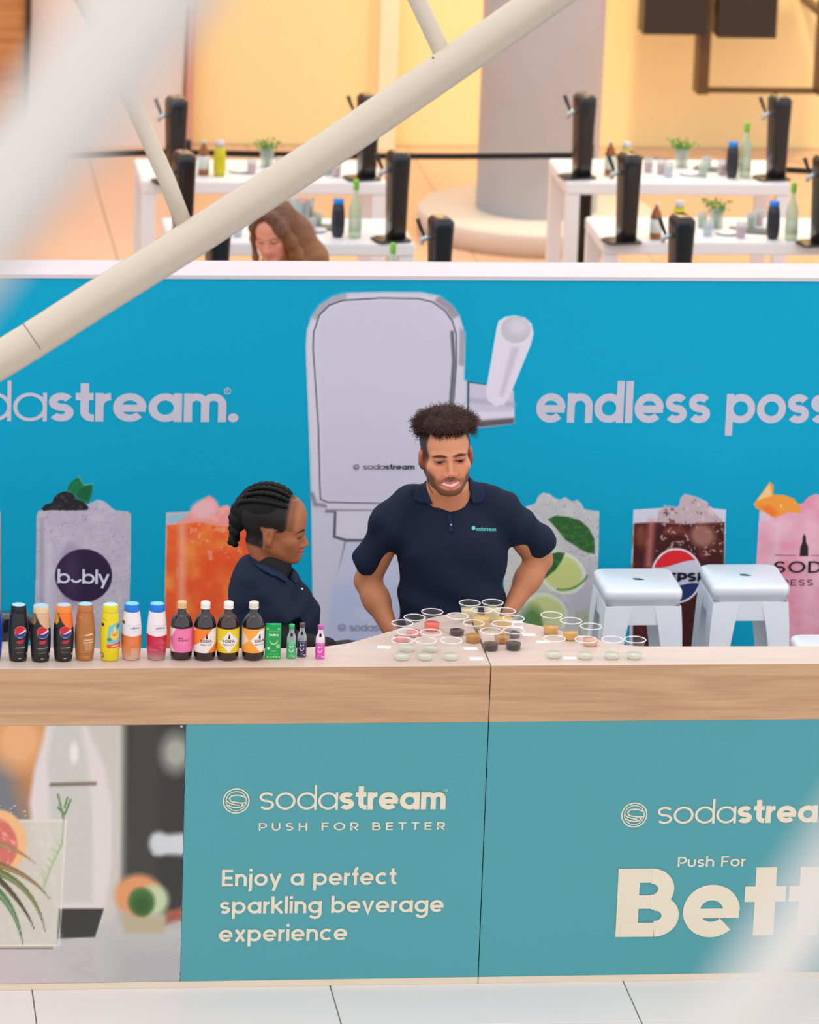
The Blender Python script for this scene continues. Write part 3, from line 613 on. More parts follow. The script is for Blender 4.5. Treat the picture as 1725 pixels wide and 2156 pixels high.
# orange drink
g = Canvas(340, 1038, 560, 1372, 1.6, TEAL)
g.poly([(345, 1372), (348, 1200), (350, 1079), (420, 1076), (520, 1076), (534, 1080), (534, 1372)], (214, 176, 176)); g.poly([(353, 1084), (400, 1080), (396, 1098), (353, 1102)], (150, 190, 206), 3)
g.poly([(396, 1086), (405, 1066), (428, 1050), (440, 1043), (452, 1050), (462, 1068), (478, 1064), (494, 1075), (502, 1090), (530, 1096), (530, 1150), (360, 1150), (372, 1100)], (236, 150, 140), 3)
g.poly([(347, 1372), (350, 1200), (352, 1107), (380, 1104), (420, 1100), (470, 1110), (534, 1106), (534, 1372)], (232, 96, 44), 4)
n = g.noise(44, 9, 4); g.put(np.clip(n*2, 0, 1)*(g.Y > 1104)*g.K*.75, (240, 152, 66), False); g.put(np.clip(-n*2, 0, 1)*(g.Y > 1104)*g.K*.6, (224, 72, 30), False)
g.line([(384, 1110), (382, 1330)], 12, (240, 176, 160), 18, .8); n = g.noise(12, 8, 3); g.put((n > .3)*(g.Y < 1180)*(g.Y > 1055)*g.K*(g.X > 400)*.45, (244, 186, 170), False)
g.ell(430, 1072, 28, 20, (236, 176, 180), 10, -20)
pr(g, 'printed_drink', 1, 'orange iced drink print')
g = Canvas(-220, 1070, 2, 1372, 4, TEAL); g.poly([(-210, 1076), (1.5, 1078), (1.5, 1372), (-205, 1372)], (230, 180, 150)); g.poly([(-206, 1104), (1, 1104), (1, 1372), (-202, 1372)], (226, 128, 80)); pr(g, 'printed_drink', 1, 'amber drink print at the left edge')
# mint and lime drink
g = Canvas(1056, 1032, 1268, 1372, 1.4, TEAL)
g.poly([(1062, 1372), (1062, 1150), (1066, 1085), (1094, 1078), (1110, 1066), (1127, 1060), (1134, 1044), (1144, 1037), (1158, 1040), (1170, 1050), (1180, 1052), (1190, 1046), (1198, 1052), (1206, 1056), (1216, 1052), (1224, 1060), (1230, 1072), (1262, 1077), (1260, 1180), (1254, 1372)], (190, 188, 188))
n = g.noise(30, 41, 4); g.put(np.clip(n*1.5+.1, 0, 1)*g.K*.6, (214, 212, 214), False); n = g.noise(16, 43, 4); g.put((np.abs(n) < .03)*g.K*.4, (130, 130, 126), False)
g.ell(1120, 1210, 60, 90, (206, 204, 186), 30, 20, False, .5)
g.ell(1225, 1240, 36, 50, (186, 182, 192), 20, 0, False, .7)
def circ(cx_, cy_, r, a):
    g.ell(cx_, cy_, r, r*.82, (226, 230, 216), 3, 30, False, a); g.ell(cx_, cy_, r*.86, r*.7, (196, 204, 120), 8, 30, False, a)
circ(1184, 1206, 52, .9); g.line(arc(1184, 1196, 56, 46, 20, 100), 4, (60, 122, 60), 3, .8, False); circ(1150, 1290, 48, .8); g.line(arc(1176, 1262, 72, 66, 100, 190), 3, (206, 220, 196), 3, .9, False)
g.poly([(1154, 1093), (1170, 1086), (1196, 1088), (1222, 1096), (1240, 1112), (1252, 1135), (1253, 1166), (1238, 1164), (1222, 1156), (1205, 1145), (1190, 1136), (1178, 1120), (1164, 1104)], (44, 92, 40), 3)
g.poly([(1190, 1164), (1182, 1182), (1170, 1200), (1150, 1216), (1136, 1226), (1134, 1222), (1146, 1190), (1160, 1166), (1176, 1162)], (44, 92, 44), 3)
n = g.noise(6, 47, 3); g.put((n > .2)*(g.C[..., 1] > g.C[..., 0]*1.5)*g.K*.35, (96, 142, 78), False)
g.ell(1120, 1320, 26, 44, (70, 116, 56), 16, 0, False, .8); g.ell(1130, 1350, 30, 16, (40, 66, 36), 12, 0, False, .9); g.ell(1232, 1310, 16, 24, (150, 168, 110), 14, 0, False, .5)
pr(g, 'printed_drink', 1, 'clear drink print with mint leaves and lime slices')
# cola drink
g = Canvas(1326, 1036, 1534, 1372, 1.4, TEAL)
g.poly([(1322, 1372), (1330, 1180), (1334, 1073), (1400, 1069), (1420, 1069), (1430, 1066), (1434, 1048), (1443, 1040), (1470, 1048), (1488, 1056), (1500, 1070), (1529, 1073), (1527, 1150), (1520, 1372)], (206, 204, 214))
g.poly([(1383, 1104), (1386, 1080), (1400, 1064), (1430, 1068), (1434, 1048), (1443, 1040), (1470, 1048), (1490, 1060), (1500, 1076), (1516, 1090), (1524, 1104)], (192, 168, 172), 4)
g.poly([(1333, 1372), (1333, 1180), (1336, 1102), (1380, 1100), (1440, 1104), (1526, 1100), (1522, 1372)], (66, 20, 20), 3)
n = g.noise(26, 51, 4); g.put(np.clip(n*2, 0, 1)*(g.Y > 1100)*(g.Y < 1240)*g.K*.7, (134, 62, 34), False); n = g.noise(8, 53, 3); g.put((n > .35)*(g.Y < 1170)*(g.Y > 1056)*g.K*(g.X > 1380)*.6, (226, 196, 190), False)
g.put((n < -.4)*(g.Y < 1104)*(g.Y > 1050)*g.K*(g.X > 1385)*.7, (96, 50, 48), False)
g.ell(1480, 1128, 26, 24, (176, 124, 108), 14, 30, False, .8); g.ell(1350, 1125, 10, 20, (160, 90, 60), 8, 0, False, .6); g.line([(1372, 1100), (1366, 1190)], 12, (214, 132, 124), 16, .8, False); g.line([(1350, 1200), (1352, 1372)], 16, (140, 56, 70), 22, .5, False)
ccx, ccy = 1425, 1212; g.ell(ccx, ccy, 54, 58, (226, 222, 230), 2); g.ell(ccx, ccy, 50, 54, (206, 204, 216), 2)
m_ = ((g.X-ccx)/50)**2+((g.Y-ccy)/54)**2 < 1
g.put(m_*np.clip((ccy-24-8*np.sin((g.X-ccx)/24.)-g.Y)/1.5, 0, 1), (222, 34, 44)); g.put(m_*np.clip((g.Y-(ccy+22-7*np.sin((g.X-ccx)/24.)))/1.5, 0, 1), (26, 48, 98))
pr(g, 'printed_drink', 1, 'dark cola print with a red, white and blue disc')
onwall(flat_text('lettering', [('PEPSI', .34)], (1384, 1224.5), (1476, 1224.5), .0245, YB-.0045, mat('navy_letter', (16, 22, 44), .5), None, gap=.12))
# pink drink
g = Canvas(1580, 1008, 1830, 1372, 1.6, TEAL)
g.poly([(1592, 1372), (1593, 1180), (1600, 1075), (1640, 1072), (1690, 1060), (1704, 1046), (1718, 1040), (1740, 1046), (1760, 1062), (1810, 1075), (1806, 1372)], (226, 160, 178)); n = g.noise(46, 61, 4); g.put(np.clip(n*2, 0, 1)*g.K*.6, (238, 190, 200), False); g.put(np.clip(-n*2, 0, 1)*g.K*.5, (222, 120, 140), False)
g.put(np.clip((g.Y-1300)/80, 0, 1)*g.K*.4, (206, 90, 116), False)
g.line([(1640, 1110), (1630, 1190)], 10, (222, 204, 214), 16, .6, False); g.poly([(1601, 1078), (1625, 1078), (1628, 1094), (1600, 1100)], (214, 190, 206), 4)
g.poly([(1587, 1061), (1606, 1036), (1622, 1014), (1630, 1024), (1628, 1041), (1650, 1042), (1672, 1050), (1687, 1068), (1686, 1080), (1660, 1078), (1632, 1091), (1610, 1078), (1592, 1070)], (240, 150, 56)); g.poly([(1594, 1054), (1621, 1018), (1626, 1044), (1600, 1052)], (244, 196, 130), 2); g.poly([(1600, 1066), (1626, 1088), (1640, 1080), (1620, 1064)], (240, 116, 50), 6); g.put((g.noise(7, 5, 2) > .35)*(((g.X-1660)/22)**2+((g.Y-1062)/14)**2 < 1)*.8, (255, 214, 150))
g.poly([(1684, 1171), (1686, 1152), (1690, 1142), (1691, 1130), (1694, 1123), (1697, 1130), (1698, 1142), (1702, 1152), (1702, 1171)], (34, 26, 32)); g.line([(1632, 1169), (1676, 1170)], 1.6, (120, 84, 98), 2); g.line([(1709, 1170), (1760, 1171)], 1.6, (120, 84, 98), 2)
pr(g, 'printed_drink', 1, 'pink drink print with an orange peel garnish')
M_blk = mat('black_letter', (24, 20, 24), .5)
onwall(flat_text('lettering', [('SODA', .19)], (1630, 1206), (1766, 1206), .0315, YB-.0045, M_blk, None, gap=.22)); onwall(flat_text('lettering', [('PRESS CO', .15)], (1630, 1233), (1768, 1233), .0165, YB-.0045, M_blk, None, gap=.4))

# ================================================================ BOTTLES ON THE COUNTER
M_label = paintmat('label_print', .32, .5)
NAVY, WHT = (22, 24, 28), (240, 238, 238)
def painted_lathe(name, prof, cv, parent, m, n=72, hw=None, seam=180):
    """lathe whose front is painted by the canvas: canvas x = offset from the axis in mm as seen from the front, y = height in mm"""
    pz = np.array([p[1] for p in prof]); pr_ = np.array([p[0] for p in prof]); ny = cv.X.shape[0]
    zs = cv.Y[:, 0]/1000.; rs = np.interp(zs, pz, pr_); th = np.linspace(-math.pi, math.pi, n+1)
    # denser towards the camera side
    V, Cc = [], []
    xs_ = cv.X[0]
    for j, (z, r) in enumerate(zip(zs, rs)):
        for t in th[:-1]:
            V.append((r*math.sin(t), -r*math.cos(t), z)); u = r*math.sin(t)*1000 if abs(t) < math.pi/2 else math.copysign(r*1000, math.sin(t) or 1)
            f = (u-xs_[0])/(xs_[-1]-xs_[0])*(len(xs_)-1); f = min(max(f, 0), len(xs_)-1.001); i = int(f); f -= i
            Cc.append(cv.C[j, i]*(1-f)+cv.C[j, i+1]*f)
    Q = []
    for j in range(ny-1):
        for i in range(n): a = j*n+i; b = j*n+(i+1) % n; Q.append((a, b, b+n, a+n))
    Fc = [tuple(q) for q in Q]+[tuple(range(n))[::-1], tuple((ny-1)*n+i for i in range(n))]
    o = pymesh(name, V, Fc, m, parent, True, lin(np.clip(np.array(Cc), 0, 255)))
    return o
def lettering_on(name, s, w, hmm, x0, x1, z, rfun, parent, m, lift=.0006):
    """small lettering wrapped on a round bottle; x0..x1 and z in mm"""
    def mp(u, v, k):
        x = (x0+(x1-x0)*u)/1000; zz = (z+v*hmm)/1000; r = rfun(zz)+lift+.00015*k; x = max(min(x, r*.999), -r*.999); return (x, -math.sqrt(r*r-x*x), zz)
    return text_mesh(name, [(s, w)], mp, m, parent, .16)
SY = [(0, 0), (.0245, .0003), (.0265, .004), (.0285, .02), (.0305, .045), (.0312, .070), (.0305, .095), (.0285, .120), (.026, .140), (.0243, .152)]
def rf(prof):
    z = [p[1] for p in prof]; r = [p[0] for p in prof]; return lambda q: float(np.interp(q, z, r))
SYr = rf(SY)
def syrup(px, pz, label, paint, capcol, captop=(160, 205, 240), h=.152, caph=.022, tilt=0):
    q = at(px, pz, z=tz); t = empty('syrup_bottle', (q[0], q[1], tz+.0003), math.atan2(CAM[0]-q[0], q[1]-CAM[1])*1.0+tilt)
    tag(t, label, 'bottle', 'syrup bottles lined up on the counter')
    cv = Canvas(-31, 0.4, 31, 152, 1.25, (30, 30, 32), True); paint(cv); painted_lathe('bottle_body', [(max(r, .001), z) for r, z in SY[1:]], cv, t, M_label)
    bm = bmesh.new(); lathe(bm, [(.0238, .1525), (.0238, .155), (.0232, .1725), (.0225, .1745)], 40); bmobj('cap', bm, mat('cap_%d_%d_%d' % capcol, capcol, .35), t, True)
    bm = bmesh.new(); lathe(bm, [(.0205, .1745), (.0203, .1755), (.016, .1757)], 32); bmobj('cap_top', bm, mat('captop_%d_%d_%d' % captop, captop, .3), t, True)
    return t
def globe(c, x, z, r):
    c.ell(x, z, r+1, r+1.6, (226, 214, 222), 1.2); c.ell(x, z, r, r+.8, (238, 226, 226), 1)
    m = ((c.X-x)/r)**2+((c.Y-z)/(r+.8))**2 < 1; s = (c.X-x)/r
    c.put(m*np.clip((c.Y-z-(-3+9*s+2*s*s))/1.2, 0, 1), (206, 24, 40)); c.put(m*np.clip(((z-5+3*s+4*s*s)-c.Y)/1.2, 0, 1), (26, 56, 140))
def cola(top=None):
    def f(c):
        c.put((c.noise(30, 3) > .2)*.25, (50, 46, 46)); globe(c, 6, 96, 17)
        c.poly([(-4, 70), (18, 71), (14, 60), (-3, 60)], (196, 36, 50), 1.5); c.line([(-6, 52), (20, 53)], 1.4, (120, 40, 44), 1.2); c.line([(-8, 46), (20, 47)], 2.2, (190, 184, 180), 1.4)
        c.line([(-4, 41), (16, 41)], 2, (112, 92, 80), 1.4, .7); c.line([(-5, 31), (16, 32)], 2.4, (150, 142, 136), 2, .6); c.line([(2, 12), (9, 12)], 2, (210, 206, 200), 1.2); c.ell(27, 24, 3, 5, (190, 188, 184), 1)
        if top:
            c.poly([(-40, 170), (-40, 124), (-20, 118), (-14, 130), (-16, 146), (-22, 160)], top[1], 1.6); c.poly([(-18, 170), (-14, 146), (-2, 124), (10, 112), (20, 106), (40, 112), (40, 170)], top[0], 1.6)
    return f
def copper(c):
    c.C[:] = (178, 112, 58); c.put(np.clip(c.noise(26, 7)*1.2, 0, 1)*.4, (206, 146, 96)); c.line([(-12, 84), (22, 84)], 1.2, (214, 170, 130)); c.line([(4, 84), (22, 86)], 4, (236, 222, 208), 1.5)
    c.poly([(-4, 70), (26, 71), (26, 58), (-4, 57)], (226, 186, 156), 1.4); c.line([(0, 64), (24, 65)], 5, (190, 120, 72), 1.6)
    for z in (53, 48, 43, 38): c.line([(2, z), (22, z+.5)], 2.4, (226, 188, 160), 1.6, .8)
    c.line([(-14, 30), (20, 33)], 1.2, (214, 176, 140)); c.line([(-8, 14), (14, 14)], 1.6, (220, 180, 150), 1.4, .7); c.ell(-28, 118, 3, 5, (226, 206, 186), 1); c.line([(-20, 140), (-8, 136)], 1.5, (230, 190, 150), 1.4, .7)
def yellow(c):
    c.C[:] = (228, 208, 22); c.poly([(-10, 58), (-5, 112), (12, 120), (24, 124), (40, 120), (40, 58)], (122, 188, 206), 1.5); c.poly([(-10, 56), (-9, 44), (40, 46), (40, 64), (10, 57)], (222, 84, 44), 1.5)
    c.ell(-2, 72, 7, 5, (64, 138, 60), 1.5); c.ell(14, 84, 13, 14, (238, 204, 48), 1.6); c.poly([(8, 96), (12, 110), (16, 112), (18, 96)], (238, 210, 70), 1.4); c.poly([(18, 112), (24, 120), (30, 112), (22, 102)], (66, 130, 60), 2); c.poly([(4, 88), (10, 92), (16, 91), (24, 93), (20, 84), (10, 83)], (206, 40, 40), 1.5); c.line([(8, 88), (20, 89)], 2.2, (240, 236, 226), 1.4)
    c.line([(6, 50), (26, 52)], 4, (244, 226, 216), 2, .8); c.ell(-24, 18, 6, 8, (60, 60, 50), 1.4); c.ell(-24, 18, 4, 6, (200, 196, 170), 1.4); c.ell(-22, 116, 4, 5, (40, 44, 34), 1.2); c.line([(-22, 134), (-12, 130)], 1.6, (90, 84, 20), 1.2, .7)
def vitam(c1, c2):
    def f(c):
        c.C[:] = c1; c.put(np.clip((46-c.Y)/40, 0, 1), c2); c.put(np.clip(c.noise(20, 9), 0, 1)*.3*(c.Y < 80), (255, 190, 160))
        c.poly([(-40, 84), (0, 78), (40, 80), (40, 200), (-40, 200)], (236, 224, 224), 1.4); c.ell(-24, 120, 4, 5, (96, 64, 46), 1.2) if c1[1] > 80 else None
        c.line([(-14, 112), (26, 112)], 1.1, (206, 150, 168), 1.1); c.line([(-10, 94), (16, 94)], 2.4, (236, 168, 196), 2, .8)
        if c1[1] < 80:
            for x, z, r in ((14, 64, 5), (20, 56, 4), (12, 48, 5), (18, 40, 4)): c.ell(x, z, r, r, (226, 96, 110), 1.4); c.ell(x, z, r-2, r-2, (190, 30, 60), 1.4)
            c.line([(-26, 34), (0, 35)], 6, (206, 110, 124), 1.6, .8)
        else:
            for z in (38, 33, 28, 23, 18, 13): c.line([(0, z), (24, z)], 2.6, (226, 190, 170), 1.4, .8)
    return f
b = []
syrup(38, 1389, 'black syrup bottle with a plain black cap and round red and blue emblem', cola(), (22, 22, 24), (150, 206, 236))
syrup(85, 1390, 'black syrup bottle with a tan and brown top and round emblem', cola(((214, 172, 128), (150, 112, 72))), (226, 196, 156), (150, 196, 236))
syrup(133, 1389, 'black syrup bottle with an orange and amber top and round emblem', cola(((240, 112, 34), (218, 150, 30))), (240, 140, 60), (168, 190, 230))
syrup(178, 1387, 'copper brown syrup bottle with pale lettering', copper, (184, 116, 62), (150, 206, 240))
syrup(231, 1388, 'yellow syrup bottle with a lemon picture', yellow, (226, 210, 40), (190, 220, 226))
v1 = syrup(276, 1386, 'orange syrup bottle with a white band and blue cap', vitam((222, 118, 60), (206, 172, 152)), (24, 120, 214), (110, 200, 240))
v2 = syrup(329, 1386, 'dark pink syrup bottle with a white band and blue cap', vitam((190, 26, 66), (176, 140, 136)), (24, 120, 214), (110, 200, 240))
M_bl = mat('blue_letter', (60, 110, 180), .4)
for v in (v1, v2): lettering_on('lettering', 'ultio', .2, 5.2, -4, 24, 101, SYr, v, M_bl)
q = at(-17, 1388, z=tz); t = empty('syrup_bottle', (q[0], q[1], tz+.0003)); tag(t, 'blue syrup bottle cut off by the left edge of the picture', 'bottle', 'syrup bottles lined up on the counter')
bm = bmesh.new(); lathe(bm, SY[1:], 40); bmobj('bottle_body', bm, mat('royal_blue', (24, 70, 190), .3), t, True); bm = bmesh.new(); lathe(bm, [(.0238, .1525), (.0232, .1725), (.0205, .1755)], 32); bmobj('cap', bm, mat('cap_24_120_214', (0, 0, 0)), t, True)

AB = [(.0005, 0), (.027, .0003), (.0305, .003), (.0335, .012), (.0342, .03), (.0342, .1), (.0338, .108), (.0315, .119), (.0265, .131), (.019, .140), (.0135, .145), (.0122, .150), (.0122, .163)]
M_amber = mat('amber_glass', (52, 26, 16), .06, coat=.6, noise=(9, .2, (1, 1, 1)))
M_dkglass = mat('dark_glass', (36, 24, 22), .06, coat=.6)
def amber(px, py, label, paint, capcol, glass=None):
    q = at(px, py, z=tz); t = empty('concentrate_bottle', (q[0], q[1], tz+.0003), math.atan2(CAM[0]-q[0], q[1]-CAM[1])); tag(t, label, 'bottle', 'dark round-shouldered bottles on the counter')
    bm = bmesh.new(); lathe(bm, AB, 48); bmobj('bottle_body', bm, glass or M_dkglass, t, True)
    cv = Canvas(-35, 27, 35, 102, 1.25, (240, 232, 226), True); paint(cv); painted_lathe('label', [(.0347, .02), (.0347, .12)], cv, t, M_label, 84)
    bm = bmesh.new(); lathe(bm, [(.0130, .1595), (.0152, .160), (.0152, .164), (.0140, .1645), (.0148, .166), (.0148, .178), (.0135, .1805)], 32); bmobj('cap', bm, mat('cap_%d_%d_%d' % capcol, capcol, .35), t, True)
    return t
def a_pink(c):
    c.C[:] = (236, 222, 212); c.poly([(-34, 64), (-14, 110), (80, 110), (80, 10), (-14, 10)], (238, 122, 168), 1.3); c.poly([(-60, 92), (-60, 120), (-18, 120), (-30, 80)], (196, 190, 184), 1.5, amt=.5); c.line([(-6, 58), (18, 58)], 1.6, (246, 170, 196), 1.6)
def a_orange(c):
    c.C[:] = (244, 128, 40); c.poly([(-8, 66), (30, 110), (80, 120), (80, 108), (-8, 10), (-60, 10), (-34, 44)], (240, 226, 220), 1.3); c.poly([(-60, 110), (-22, 110), (-40, 78)], (240, 214, 214), 1.3); c.poly([(10, 20), (40, 60), (60, 30), (30, 10)], (240, 126, 40), 1.3)
def a_yellow(c):
    c.C[:] = (232, 200, 24); c.poly([(-26, 60), (4, 96), (30, 68), (30, 60), (4, 28)], (240, 230, 222), 1.3); c.line([(-24, 44), (-10, 42)], 1.2, (150, 120, 20), 1.2)
def a_orange2(c):
    c.C[:] = (246, 168, 66); c.poly([(-36, 100), (-14, 66), (-36, 34), (-60, 60)], (226, 214, 200), 1.3); c.poly([(-8, 66), (22, 98), (60, 98), (60, 30), (22, 30)], (240, 230, 226), 1.3); c.poly([(-40, 36), (-20, 60), (-6, 64), (22, 28), (-30, 24)], (244, 160, 54), 1.3)
ABr = rf([(.0347, 0), (.0347, .2)])
p1 = amber(381, 1385, 'dark bottle with a pink label and tan cap', a_pink, (222, 184, 124))
p2 = amber(430.5, 1386, 'dark bottle with an orange and white label and white cap', a_orange, (236, 230, 224))
p3 = amber(479, 1386, 'brown bottle with a yellow label holding a white diamond', a_yellow, (240, 232, 226), M_amber)
p4 = amber(532, 1386, 'dark bottle with a light orange and white label, beside the green carton', a_orange2, (228, 214, 198))
M_bk = mat('black_letter', (0, 0, 0)); M_rd = mat('dark_red_letter', (130, 20, 50), .5)
lettering_on('lettering', 'KEM'.replace('K', 'H').replace('M', 'A'), .24, 3.4, -10, 6, 70, ABr, p1, M_rd); lettering_on('lettering', 'BEETROOT'.replace('EE', 'I'), .24, 3.4, -10, 22, 63, ABr, p1, M_rd)
for p_, x0, x1 in ((p2, -14, 22), (p3, -17, 21), (p4, 4, 33)):
    lettering_on('lettering', 'SODA', .22, 6, x0, x1, 61, ABr, p_, M_bk); lettering_on('lettering', 'PRESS CO', .2, 3.2, x0+1, x1-2, 51, ABr, p_, M_bk)
    xm = (x0+x1)/2+2; V = []; r = .0353
    pts = [(-2.6, 72), (-2.6, 79), (-1.1, 83), (-.9, 88), (.9, 88), (1.1, 83), (2.6, 79), (2.6, 72)]
    pymesh('bottle_mark', [((xm+a)/1000, -math.sqrt(r*r-((xm+a)/1000)**2), z/1000) for a, z in pts], [tuple(range(8))], M_bk, p_)

# green carton and small bottles
def boxpaint(name, w, d, h, paint, parent, m):
    cv = Canvas(-w/2, 0, w/2, h, .9, (24, 160, 84), True); paint(cv); o = cv.mesh(name, lambda x, y: np.stack([x/1000, np.full(len(x), -d/2000-.0003), y/1000], 1), m, parent); return o
q = at(575, 1388, z=tz); ct = empty('drink_carton', (q[0], q[1]+.012, tz+.0003), -.05); tag(ct, 'green carton with a white smile and pale dots standing between the bottles', 'box')
bm = bmesh.new(); box(bm, -.0235, .0235, -.0125, .0125, 0, .104); bmobj('carton_body', bm, mat('carton_green', (26, 156, 84), .4), ct)
bm = bmesh.new(); tube(bm, [(-.0235, 0, .1065), (.0235, 0, .1065)], .0045, 10); bmobj('lid_fold', bm, mat('carton_green2', (40, 190, 110), .4), ct, True)
def pc(c):
    c.C[:] = (22, 160, 82); c.line([(-14, 88), (18, 89)], 1.6, (170, 214, 150), 1); c.line(arc(1, 62, 12, 14, 200, 345), 3, (210, 226, 170), 1.2)
    for x, z, r in ((15, 42, 6), (-14, 35, 4.5)): c.ell(x, z, r, r*1.1, (160, 206, 100) if x > 0 else (210, 226, 190), 1.2)
    for x in (-16, -6, 2, 10, 19): c.ell(x, 6+abs(x) % 3, 2.5, 3, (180, 220, 90), 1.2)
    for x in (-18, 16): c.ell(x, 97, 4, 3, (150, 210, 80), 1.2)
    c.line([(-16, 17), (18, 17)], 1, (150, 210, 130)); c.line([(-6, 25), (8, 26)], 2.2, (190, 220, 160), 1, .8)
boxpaint('carton_print', 46, 25, 102, pc, ct, M_label)
text_mesh('lettering', [('buby', .26)], lambda u, v, k: (-.013+.029*u, -.0131-.0001*k, .074+v*.0065), mat('pale_letter', (226, 236, 200), .5), ct, .08)
SB = [(.0005, 0), (.0132, .0003), (.0142, .003), (.0142, .050), (.0142, .062), (.0125, .070), (.0085, .080), (.0075, .086), (.0075, .097)]
M_sglass = clear('small_clear_glass', (236, 240, 240), .72, .05, .5)
def small(px, py, label, col, capcol, neck):
    q = at(px, py, z=tz); t = empty('flavour_bottle', (q[0], q[1], tz+.0003), math.atan2(CAM[0]-q[0], q[1]-CAM[1])); tag(t, label, 'bottle', 'small flavour bottles on the counter')
    bm = bmesh.new(); lathe(bm, SB, 28); bmobj('bottle_body', bm, M_sglass if neck is None else mat('neck_%d' % neck[0], neck, .12), t, True)
    cv = Canvas(-14.5, 2, 14.5, 52, .9, col, True); c = cv
    c.line([(-8, 48), (10, 48.5)], 1, (230, 230, 230), .9); c.line(arc(0, 34, 6.5, 11, 195, 345), 2.6, (236, 236, 226), 1); c.poly([(-7, 42), (-2, 34), (0, 40), (3, 43), (6, 36), (8, 44), (-1, 38), (-4, 44)], (236, 236, 226), .9); c.line([(-4, 12), (4, 12)], 1.6, (220, 220, 220), 1, .7); c.line([(8, 8), (11, 8)], 4, (226, 226, 220), 1, .8)
    painted_lathe('label', [(.0146, 0), (.0146, .06)], cv, t, M_label, 56)
    bm = bmesh.new(); lathe(bm, [(.0078, .0935), (.0088, .094), (.0088, .1055), (.0078, .107)], 24); bmobj('cap', bm, mat('cap_%d_%d_%d' % capcol, capcol, .35), t, True)
    bm = bmesh.new(); cc = Canvas; o = pymesh('neck_mark', [(.004*math.cos(a), -.0117, .076+.0075*math.sin(a)) for a in np.linspace(0, 6.28, 17)[:-1]], [tuple(range(16))], mat('neck_black', (30, 26, 34), .4), t); bm.free()
    return t
small(613, 1385, 'small bottle with a green label and green cap', (70, 178, 112), (34, 176, 100), None)
small(635, 1382, 'small bottle with a dark purple label and dark cap', (52, 38, 88), (98, 62, 76), None)
small(673.5, 1386, 'small bottle with a magenta label and magenta cap, standing apart on the right', (222, 74, 180), (202, 84, 176), (232, 216, 222))

# black appliance at the left end
q = at(32, 1352, z=tz); t = empty('soda_machine', (q[0], q[1]+.05, tz+.0005), .1); tag(t, 'black glossy machine lying low behind the leftmost black bottle', 'appliance')
bm = bmesh.new(); loft(bm, [rrect(.055, .04, .012, 0), rrect(.058, .043, .012, .02), rrect(.05, .038, .012, .068), rrect(.04, .03, .01, .078)]); bmobj('machine_body', bm, mat('gloss_black', (26, 27, 30), .15, coat=.5), t, True)
bm = bmesh.new(); tube(bm, [(.055, -.01, .045), (.067, -.012, .03), (.07, -.012, .012)], [.012, .012, .009], 14); bmobj('spout', bm, mat('spout_white', (226, 228, 230), .3), t, True)

# ================================================================ CUPS AND CARDS
M_cup = clear('cup_clear', (252, 252, 252), .96, .06, .16); M_rim = clear('cup_rim', (252, 250, 250), .45, .15, .5)
CH = .0615
def cup_proto():
    t = empty('tasting_cup')
    bm = bmesh.new(); lathe(bm, [(.0005, .0012), (.0200, .0004), (.0218, .0016), (.0232, .014), (.0262, .034), (.0298, .050), (.0322, CH-.003)], 40, cap=False); bmobj('cup_wall', bm, M_cup, t, True)
    bm = bmesh.new(); n = 40; loft(bm, [[((.0330+.0018*math.cos(b))*math.cos(2*math.pi*i/n), (.0330+.0018*math.cos(b))*math.sin(2*math.pi*i/n), CH-.0016+.0017*math.sin(b)) for b in np.linspace(0, 2*math.pi, 9)[:-1]] for i in range(n)]+[], False)
    bm.verts.ensure_lookup_table(); nn = 8
    for k in range(nn): bm.faces.new((bm.verts[(n-1)*nn+k], bm.verts[(n-1)*nn+(k+1) % nn], bm.verts[(k+1) % nn], bm.verts[k]))
    bmobj('rim', bm, M_rim, t, True); return t
DR = {}
def drink_mesh(kind):
    if kind in DR: return DR[kind]
    col, lvl, a = {'rose': ((250, 150, 140), .016, .80), 'red': ((255, 108, 92), .024, .92), 'cloud': ((238, 226, 180), .040, .86), 'mango': ((244, 206, 124), .036, .85), 'amber': ((196, 132, 40), .021, .95), 'gold': ((222, 172, 84), .024, .95), 'dark': ((40, 20, 18), .020, .985), 'plum': ((70, 44, 56), .014, .9), 'peach': ((246, 196, 150), .020, .70), 'lime': ((246, 248, 236), .015, .45)}[kind]
    r = lambda z: float(np.interp(z, [0, .0016, .014, .034, .05, .0585], [.0195, .0214, .0228, .0258, .0294, .0318]))
    bm = bmesh.new(); lathe(bm, [(r(z), z) for z in np.linspace(.0018, lvl, 6)], 32); bmesh.ops.recalc_face_normals(bm, faces=bm.faces)
    me = bpy.data.meshes.new('drink'); bm.to_mesh(me); bm.free(); me.shade_smooth(); m = clear('drink_'+kind, col, 1-a, .08, .1)
    m.node_tree.nodes['Transparent BSDF'].inputs[0].default_value = (*lin(col), 1); me.materials.append(m); DR[kind] = me; return me
